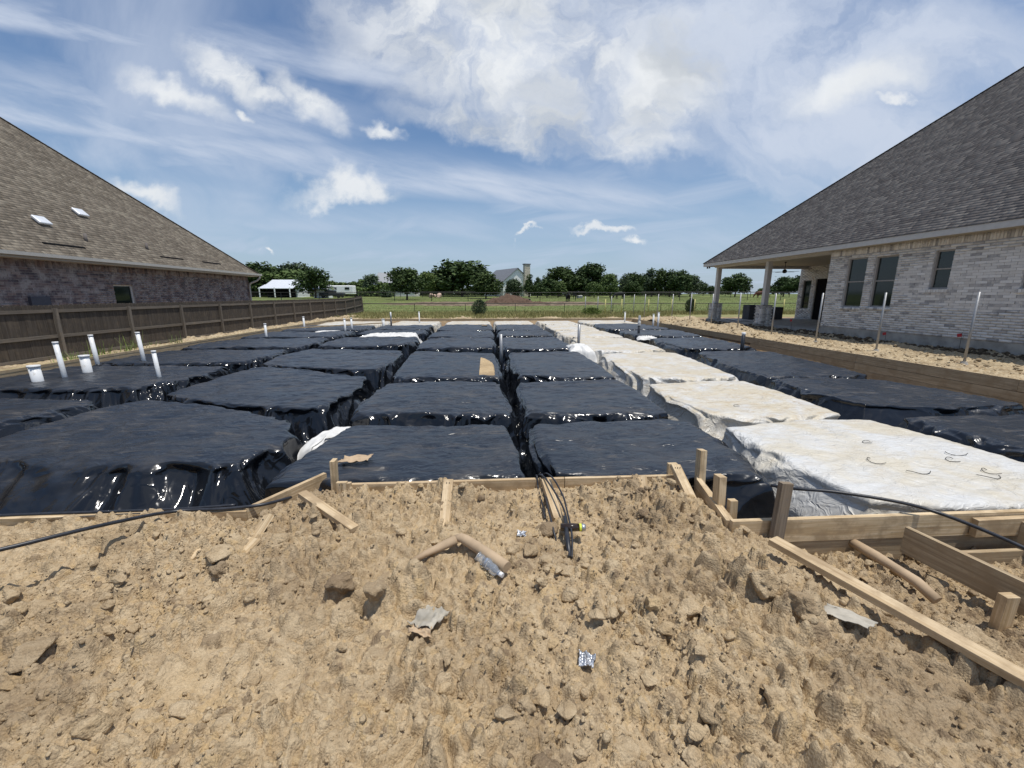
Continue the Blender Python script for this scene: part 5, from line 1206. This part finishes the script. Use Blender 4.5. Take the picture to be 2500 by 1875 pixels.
rv = empty('travel_trailer', (far(830, 98), 98, .5), 'long white travel trailer with dark windows parked by the trees', 'trailer'); zr = float(base_z(np.array(0.), np.array(98.)))
xr = far(835, 98); MB((xr, 98, zr)).box((xr, 98, zr + 1.7), (5.8, 2.2, 1.9)).build('body', M['siding'], rv, bevel=.12)
for q in (-1.2, 1.6): MB((xr + q, 97, zr)).box((xr + q, 96.88, zr + 2.0), (1.0, .04, .5)).build('window', M['glass'], rv)
for q in (-.6, .4):
    MB((xr + q, 97, zr)).tube([(xr + q, 96.9, zr + .38), (xr + q, 97.1, zr + .38)], .36, 12).build('wheel', M['black_rub'], rv)
pk_ = empty('pickup_truck', (far(815, 90), 90, .5), 'dark pickup truck parked in front of the trailer', 'truck'); xt = far(812, 90); zt = float(base_z(np.array(0.), np.array(90.)))
b = MB((xt, 90, zt)); b.box((xt, 90, zt + .75), (4.8, 1.8, .6)); b.build('body', M['black_rub'], pk_, bevel=.1); MB((xt, 90, zt)).box((xt - .3, 90, zt + 1.3), (1.9, 1.6, .6)).build('cab', M['black_rub'], pk_, bevel=.15)
for q in (-1.6, 1.5): MB((xt + q, 89.1, zt)).tube([(xt + q, 89.0, zt + .38), (xt + q, 89.25, zt + .38)], .38, 12).build('wheel', M['black_metal'], pk_)
h, z0 = gable('white_garage', far(975, 118), 118, 10, 8, 3.6, 2.6, 'white garage with a pale grey roof behind the round dark tree', M['siding'], simple('pale grey shingle', (.30, .31, .32), .8))
h, z0 = gable('farm_house', far(1237, 120), 120, 8.6, 12, 4.0, 3.4, 'white gabled farm house with a stone chimney and dark roof', M['siding'], M['grey_roof'], 'y')
h.rotation_euler = (0, 0, R(26))
xc = far(1260, 120); MB((xc, 113.4, z0)).box((xc, 113.6, z0 + 4.2), (1.7, .9, 8.4)).build('chimney', M['stone'], h); MB((xc, 113.4, z0)).box((xc, 113.6, z0 + 8.5), (1.95, 1.15, .25)).build('chimney_cap', M['grey_roof'], h)
for q in (1.9, 2.9): MB((far(1237, 120) + q, 113.9, z0)).box((far(1237, 120) + q + .3, 113.96, z0 + 4.0), (.5, .05, .9)).build('window', M['glass'], h)
gable('white_shed', far(1569, 150), 150, 3.4, 4, 1.5, 1.2, 'tiny white shed peeking out under the right hand trees', M['siding'], M['metal_roof'], 'y')
tag(scrap('x', [(0, 0), (1, 0), (1, 1), (0, 1)], 0, M['card'], 'x', 'x'), 'x'); bpy.data.objects.remove(bpy.data.objects['x'])
rocks = [clod_mesh(r_, rs, 2) for r_ in (.8, .6, .9)]
for i, ((V, Fc), pxx) in enumerate(zip(rocks, (1052, 1062, 1072))):
    zb = float(base_z(np.array(0.), np.array(95.))); o = obj('boulder', npmesh('boulder', V, Fc, tint=np.full(len(V), .3)), simple('pink limestone', (.50, .36, .28), .9)); o.location = (far(pxx, 95), 95, zb + .35)
    tag(o, ['left one of the three pinkish boulders under the big oak', 'middle one of the three pinkish boulders under the big oak', 'right one of the three pinkish boulders under the big oak'][i], 'boulder', 'pinkish boulders under the oak')
tag(MB((far(1292, 66), 66, .7)).box((far(1292, 66), 66, float(base_z(np.array(0.), np.array(66.))) + .25), (.42, .42, .5)).build('feed_tub', M['black_metal'], None, bevel=.03), 'square black feed tub on the grass right of the dirt heap', 'tub')
tag(MB((far(1415, 84), 84, .9)).box((far(1415, 84), 84, float(base_z(np.array(0.), np.array(84.))) + .35), (1.1, .5, .55)).build('water_trough', M['galv'], None, bevel=.03), 'grey metal water trough beside the farther standing black cow', 'trough')

# cattle: one skinned body each
def cow(loc, rz, m, label, graze=False, s_=1.0):
    pts = {'pelvis': (-.75, 0, 1.25), 'belly': (-.1, 0, 1.12), 'chest': (.55, 0, 1.15), 'neck': (.95, 0, 1.30), 'poll': (1.25, 0, 1.45), 'muzzle': (1.62, 0, 1.18)}
    if graze: pts.update(neck=(1.0, 0, .95), poll=(1.28, 0, .55), muzzle=(1.42, 0, .15))
    V = [pts[k] for k in ('pelvis', 'belly', 'chest', 'neck', 'poll', 'muzzle')]; E_ = [(i, i + 1) for i in range(5)]; Rd = [.34, .42, .38, .24, .15, .09]
    for par, x, sgn in ((0, -.8, 1), (0, -.8, -1), (2, .55, 1), (2, .55, -1)):
        i = len(V); V += [(x, sgn * .22, .80), (x + (.10 if par == 0 else 0), sgn * .22, .45), (x, sgn * .22, .04)]; Rd += [.15, .08, .06]; E_ += [(par, i), (i, i + 1), (i + 1, i + 2)]
    i = len(V); V += [(-1.08, 0, 1.25), (-1.15, 0, .6)]; Rd += [.06, .04]; E_ += [(0, i), (i, i + 1)]
    for sgn in (1, -1): i = len(V); V.append((V[4][0] - .05, sgn * .28, V[4][2] + .05)); Rd.append(.04); E_.append((4, i))
    me = bpy.data.meshes.new('cow'); me.from_pydata(V, E_, []); o = bpy.data.objects.new('cow', me); COL.objects.link(o)
    sk = o.modifiers.new('skin', 'SKIN')
    for k_, vv in enumerate(me.skin_vertices[0].data): vv.radius = (Rd[k_], Rd[k_]); vv.use_root = (k_ == 0)
    o.modifiers.new('sub', 'SUBSURF').levels = 1; o.modifiers['sub'].render_levels = 1
    me.materials.append(m); o.location = (loc[0], loc[1], float(base_z(np.array(loc[0]), np.array(loc[1])))); o.rotation_euler = (0, 0, rz); o.scale = (s_,) * 3; return tag(o, label, 'cow')
cow((far(1387, 66), 66), R(-92), M['cow_black'], 'black cow standing head on at the edge of the bare soil', False, .82)
cow((far(1406, 82), 82), R(-80), M['cow_black'], 'farther black cow standing beside the water trough', False, .95)
cow((far(1512, 80), 80), R(190), M['cow_black'], 'black cow grazing with its head down to the left', True, 1.0)
cow((far(1857, 88), 88), R(170), M['cow_brown'], 'red brown cow seen between the porch columns', True, 1.05)

# ------------------------------------------------------------------ trees
def crown_mesh(seed, nl=2600, lobes=16, leaf=.34, shape='round'):
    q = np.random.default_rng(seed); Ls = []
    for i in range(lobes):
        a = q.uniform(0, 2 * PI); h_ = q.uniform(.12, 1.0)
        if shape == 'round': rad = .52 * math.sqrt(max(.05, 1 - ((h_ - .42) / .62) ** 2))
        elif shape == 'cone': rad = .42 * (1.02 - h_)
        else: rad = .36 * math.sqrt(max(.05, 1 - ((h_ - .5) / .55) ** 2))
        k_ = q.uniform(.25, .85); Ls.append((math.cos(a) * rad * k_, math.sin(a) * rad * k_, h_ * .82 + .08, q.uniform(.12, .23) * (1 if shape != 'cone' else .8)))
    Ls = np.array(Ls); n = nl; w_ = Ls[:, 3] ** 2; idx = q.choice(len(Ls), n, p=w_ / w_.sum())
    dr = q.normal(size=(n, 3)); dr /= np.linalg.norm(dr, axis=1)[:, None]; rd = q.uniform(.35, 1.0, n) ** .6 * (1 + .18 * q.normal(size=n))
    c = Ls[idx, :3] + dr * (Ls[idx, 3] * rd)[:, None]
    nr = dr + .9 * q.normal(size=(n, 3)); nr /= np.linalg.norm(nr, axis=1)[:, None]
    t1 = np.cross(nr, q.normal(size=(n, 3))); t1 /= np.linalg.norm(t1, axis=1)[:, None]; t2 = np.cross(nr, t1)
    s_ = (leaf / 8.) * q.uniform(.5, 1.3, n)[:, None]
    V = np.stack([c - t1 * s_, c - t2 * s_ * .6, c + t1 * s_, c + t2 * s_ * .6], 1).reshape(-1, 3)
    tint = np.repeat(np.clip(q.uniform(0, 1, n) * .8 + .25 * q.uniform(0, 1, len(Ls))[idx], 0, 1), 4)
    return npmesh('crown', V, np.arange(n * 4).reshape(-1, 4), tint)
CR = {'round': [crown_mesh(i, 4600, 34, .36) for i in range(4)], 'cone': [crown_mesh(20 + i, 2400, 18, .3, 'cone') for i in range(2)], 'tall': [crown_mesh(30 + i, 2600, 16, .32, 'tall') for i in range(3)]}
for k_, ml in CR.items():
    for me in ml: me.materials.append(M['leaf'])
cnt = {}
def tree(px, wpx, top, kind, D, m, label, trunk=.12, base=None, name='oak_tree'):
    x = far(px, D); z0 = float(base_z(np.array(x), np.array(D))); hgt = ((721 - top) * D * .978 / 1005 + 1.6 - z0) * 1.04; wd = wpx * D / 1005 * 1.08
    t_ = empty(name, (x, D, z0), label, 'tree', 'trees behind the pasture')
    ml = CR[kind]; cnt[kind] = cnt.get(kind, -1) + 1; me = ml[cnt[kind] % len(ml)]
    if m is not M['leaf']:
        key = me.name + m.name
        me2 = bpy.data.meshes.get(key)
        if me2 is None: me2 = me.copy(); me2.name = key; me2.materials.clear(); me2.materials.append(m)
        me = me2
    o = bpy.data.objects.new('crown', me); link(o, t_); o.rotation_euler = (0, 0, random.uniform(0, 6.28)); sx = wd / {'round': .98, 'cone': .72, 'tall': .72}[kind]; hh = hgt * (1 - trunk) / 1.04
    o.scale = (sx, sx, hh); o.location = (0, 0, hgt * trunk - .04 * hh)
    b = MB((x, D, z0)); r0 = .035 * hgt; b.tube([(x, D, z0 - .2), (x + .1, D, z0 + hgt * .2), (x, D, z0 + hgt * .55)], [r0, r0 * .7, r0 * .3], 7)
    b.build('trunk', M['bark'], t_)
    for q in range(4):
        a = random.uniform(0, 6.28); p0 = Vector((x, D, z0 + hgt * random.uniform(.2, .35))); p1 = p0 + Vector((math.cos(a) * wd * .3, math.sin(a) * wd * .3, hgt * .28)); MB(p0).tube([p0, p1], [r0 * .4, r0 * .15], 5).build('limb', M['bark'], t_)
T = [(616, 50, 662, 'round', 108, 'leaf', 'dark low tree touching the corner of the brown brick house'), (675, 70, 668, 'round', 112, 'leaf', 'dark tree directly behind the left end of the barn'), (636, 96, 645, 'round', 112, 'leaf', 'big dark oak just right of the brown house gutter'), (700, 110, 662, 'round', 112, 'leaf_light', 'mid green tree between the dark oak and the barn'), (722, 70, 648, 'round', 124, 'leaf_blue', 'grey green tree rising behind the barn'),
     (770, 66, 655, 'tall', 88, 'leaf', 'dark ragged tree in front of the barn roof'), (800, 70, 688, 'round', 125, 'leaf_light', 'light green bushy tree right of the barn'), (845, 80, 690, 'round', 128, 'leaf_light', 'light green low tree behind the travel trailer'), (800, 30, 680, 'tall', 130, 'leaf_light', 'slim light tree top right of the barn'),
     (885, 50, 683, 'round', 120, 'leaf_light', 'light green tree left of the white garage'), (908, 40, 674, 'tall', 112, 'leaf_blue', 'slim tree at the left end of the white garage'),
     (993, 74, 658, 'round', 76, 'leaf', 'round dark tree standing alone in front of the garage'), (1048, 52, 668, 'round', 108, 'leaf_light', 'lighter tree between the round dark tree and the big oak'), (1075, 60, 660, 'round', 115, 'leaf', 'dark tree at the left shoulder of the big oak'), (1128, 135, 640, 'round', 112, 'leaf', 'largest spreading oak left of the farm house'),
     (1186, 66, 668, 'round', 84, 'leaf', 'dark rounded tree overlapping the left side of the farm house'), (1255, 42, 683, 'round', 74, 'leaf_blue', 'small round tree in front of the stone chimney'), (1292, 36, 668, 'cone', 96, 'leaf', 'pointed dark cedar right of the chimney'), (1312, 30, 676, 'cone', 99, 'leaf', 'shorter cedar beside the pointed one'),
     (1335, 50, 682, 'round', 92, 'leaf', 'low dark tree right of the cedars'), (1362, 40, 686, 'round', 95, 'leaf_light', 'small lighter tree below the twin oaks'), (1366, 82, 655, 'round', 112, 'leaf', 'left one of the two tall twin oaks'), (1438, 76, 647, 'round', 114, 'leaf', 'right one of the two tall twin oaks'), (1410, 60, 668, 'round', 118, 'leaf', 'dark tree filling the gap between the twin oaks'),
     (1450, 36, 688, 'round', 94, 'leaf_light', 'small tree below the right twin oak'), (1489, 42, 670, 'round', 100, 'leaf_light', 'light green round tree right of the twin oaks'), (1524, 30, 668, 'tall', 108, 'leaf_blue', 'slim grey green tree beside the light round tree'), (1548, 50, 668, 'round', 110, 'leaf', 'dark broad tree above the tiny white shed'),
     (1543, 36, 686, 'round', 100, 'leaf', 'low dark tree left of the tiny white shed'), (1590, 48, 655, 'tall', 116, 'leaf_blue', 'tallest slim tree of the right hand group'), (1608, 36, 660, 'tall', 112, 'leaf', 'dark slim tree right of the tallest one'), (1634, 46, 658, 'tall', 112, 'leaf', 'dark upright tree in the middle of the right hand group'),
     (1657, 56, 661, 'round', 108, 'leaf', 'dark full tree in the right hand group'), (1684, 52, 672, 'round', 112, 'leaf_blue', 'airy grey green tree at the right end of the group'), (1716, 22, 692, 'round', 130, 'leaf', 'tiny tree on the horizon left of the porch'), (1735, 20, 697, 'round', 130, 'leaf', 'tiny tree beside the outer porch column'),
     (1794, 66, 668, 'round', 112, 'leaf', 'oak seen between the two porch columns'), (1770, 30, 700, 'round', 125, 'leaf_light', 'low bush tree left of the oak between the columns'), (1858, 24, 704, 'round', 125, 'leaf_light', 'little tree just left of the inner porch column'),
     (1912, 56, 674, 'round', 112, 'leaf', 'oak seen right of the inner porch column'), (1950, 44, 671, 'round', 110, 'leaf', 'oak beside the porch back wall')]
for i, (px, wp, tp, kd, D, mm, lab) in enumerate(T):
    tree(px, wp, tp, kd, D, M[mm], lab, .12 if D > 80 else .18, name='cedar_tree' if kd == 'cone' else ('slim_tree' if kd == 'tall' else 'oak_tree'))
# low far hedge as one mass
def hedge(name, x0, x1, y, h0, n, m, label, leaf=.35, dep=3):
    q = np.random.default_rng(77); xs_ = q.uniform(x0, x1, n); prof = h0 * (.6 + .55 * np.abs(fbm(xs_ * .09, xs_ * 0, 3, 4)) * 1.6)
    zb = base_z(xs_, np.full(n, float(y))); c = np.stack([xs_, y + q.uniform(-dep, dep, n), zb + prof * q.uniform(0, 1, n) ** .8], 1)
    t1 = q.normal(size=(n, 3)); t1 /= np.linalg.norm(t1, axis=1)[:, None]; t2 = np.cross(t1, q.normal(size=(n, 3))); t2 /= np.linalg.norm(t2, axis=1)[:, None]; s_ = leaf * q.uniform(.5, 1.3, n)[:, None]
    V = np.stack([c - t1 * s_, c - t2 * s_ * .6, c + t1 * s_, c + t2 * s_ * .6], 1).reshape(-1, 3)
    return tag(obj(name, npmesh(name, V, np.arange(n * 4).reshape(-1, 4), np.repeat(q.uniform(0, 1, n), 4)), m), label, 'hedge', None, 'stuff')
hedge('distant_hedge', -75, 60, 128, 3.0, 16000, M['leaf'], 'low mass of far hedges and brush behind the trees', .42)
hedge('distant_brush', -60, -24, 112, 3.6, 5000, M['leaf_light'], 'light green brush behind the barn and trailer', .4)
hedge('garage_shrub', far(930, 100), far(955, 100), 100, 2.0, 700, M['leaf_blue'], 'grey green shrubs in front of the white garage', .25, .8)

# bushes near the back of the lot
def bush(x, y, wd, h_, m, label, n=1500):
    q = np.random.default_rng(int(abs(x) * 10) + 3); z0 = float(base_z(np.array(x), np.array(y)))
    t_ = empty('wild_bush', (x, y, z0), label, 'bush'); a = q.uniform(0, 2 * PI, n); k_ = q.uniform(0, 1, n) ** .6; el = q.uniform(0, 1, n)
    sp = .25 + .75 * np.sin(el * PI * .75 + .25); c = np.stack([np.cos(a) * k_ * wd / 2 * sp, np.sin(a) * k_ * wd / 2 * sp, el * h_ * (1 - .2 * k_)], 1)
    dr = np.stack([np.cos(a) * .5, np.sin(a) * .5, np.full(n, 1.)], 1) + .4 * q.normal(size=(n, 3)); dr /= np.linalg.norm(dr, axis=1)[:, None]
    t2 = np.cross(dr, q.normal(size=(n, 3))); t2 /= np.linalg.norm(t2, axis=1)[:, None]; s_ = q.uniform(.06, .13, n)[:, None]
    V = np.stack([c - dr * s_, c - t2 * s_ * .25, c + dr * s_, c + t2 * s_ * .25], 1).reshape(-1, 3)
    obj('leaves', npmesh('leaves', V, np.arange(n * 4).reshape(-1, 4), np.repeat(q.uniform(0, 1, n), 4)), m, t_)
    for q_ in range(4): aa = q_ * 1.6; MB((x, y, z0)).tube([(x, y, z0), (x + math.cos(aa) * wd * .25, y + math.sin(aa) * wd * .25, z0 + h_ * .7)], [.02, .008], 5).build('stem', M['bark'], t_)
bush(far(1170, 37), 37, 1.45, 1.45, M['leaf_blue'], 'dark spiky bush at the back edge of the lot below the dirt heap')
bush(far(1688, 39), 39, 1.0, 1.55, M['leaf_blue'], 'thin dark bush behind the yellow and galvanised posts')
bush(far(1445, 36), 36, 1.9, .7, M['weed'], 'low bright green bush left of the galvanised posts', 1300)

# grass and weeds
def blades(name, n, samp, h0, h1, m, label, w_=.012, zf=None, spread=.5, seed=3):
    q = np.random.default_rng(seed); x, y = samp(q, n); z = zf(x, y) if zf else base_z(x, y); a = q.uniform(0, 2 * PI, n); h_ = q.uniform(h0, h1, n) * (.4 + .6 * q.uniform(0, 1, n))
    ln = spread * q.uniform(0, 1, n) * h_; b0 = np.stack([x, y, z - .02], 1); sd = np.stack([-np.sin(a), np.cos(a), 0 * a], 1) * w_; tp = b0 + np.stack([np.cos(a) * ln, np.sin(a) * ln, h_], 1); md = b0 + np.stack([np.cos(a) * ln * .35, np.sin(a) * ln * .35, h_ * .6], 1)
    V = np.stack([b0 - sd, b0 + sd, md + sd * .8, tp, md - sd * .8], 1)
    V4 = np.stack([b0 - sd, b0 + sd, tp + sd * .25, tp - sd * .25], 1).reshape(-1, 3)
    return tag(obj(name, npmesh(name, V4, np.arange(n * 4).reshape(-1, 4), np.repeat(q.uniform(0, 1, n), 4)), m), label, 'grass', None, 'stuff')
def back(q, n):
    x = q.uniform(-13, 34, n); y = 31.6 + q.uniform(0, 1, n) ** .8 * 11; k_ = (fbm(x * .35, y * .35, 3, 8) > -.28) & ((x < 15) | (y > 36.5)); return x[k_], y[k_]
def blades_n(name, n, samp, *a, **k):
    q = np.random.default_rng(5); x, y = samp(q, n); return blades(name, len(x), lambda q_, n_: (x, y), *a, **k)
blades_n('tall_grass', 70000, back, .10, .36, M['grass_b'], 'tall dry green grass between the far boards and the black pipe fence', w_=.018)
def past(q, n):
    y = 42 + q.uniform(0, 1, n) ** 1.4 * 50; x = q.uniform(-.35, .95, n) * y + q.uniform(-8, 8, n); k_ = ((x - 2) / 19) ** 2 + ((y - 61) / 7.5) ** 2 > 1; return x[k_], y[k_]
blades_n('pasture_grass', 50000, past, .05, .13, M['grass_b'], 'short pasture grass beyond the black pipe fence', w_=.04)
for i, (x, y, h_, n) in enumerate([(-11.2, 12.6, .62, 60), (-11.1, 13.6, .7, 60), (-10.9, 15.2, .6, 40), (-11.3, 11.9, .3, 90), (-11.3, 14.4, .4, 50)]):
    blades('weed_clump', n, lambda q, m_: (x + q.normal(0, .14, m_), y + q.normal(0, .2, m_)), h_ * .3, h_, M['weed'], ['tall weed clump left of the thin pipe by the fence', 'tall weed clump behind the thin pipe by the fence', 'grassy weed clump with a long seed stem right of the pipe by the fence', 'low leafy weeds at the foot of the fence', 'mixed weeds between the two tall clumps'][i], w_=.010, zf=lambda a, b: np.full(len(a), -.12), spread=.9, seed=40 + i)['category'] = 'weeds'
print('objects', len(bpy.data.objects), 'tris', sum(len(o.data.polygons) for o in bpy.data.objects if o.type == 'MESH') * 2)
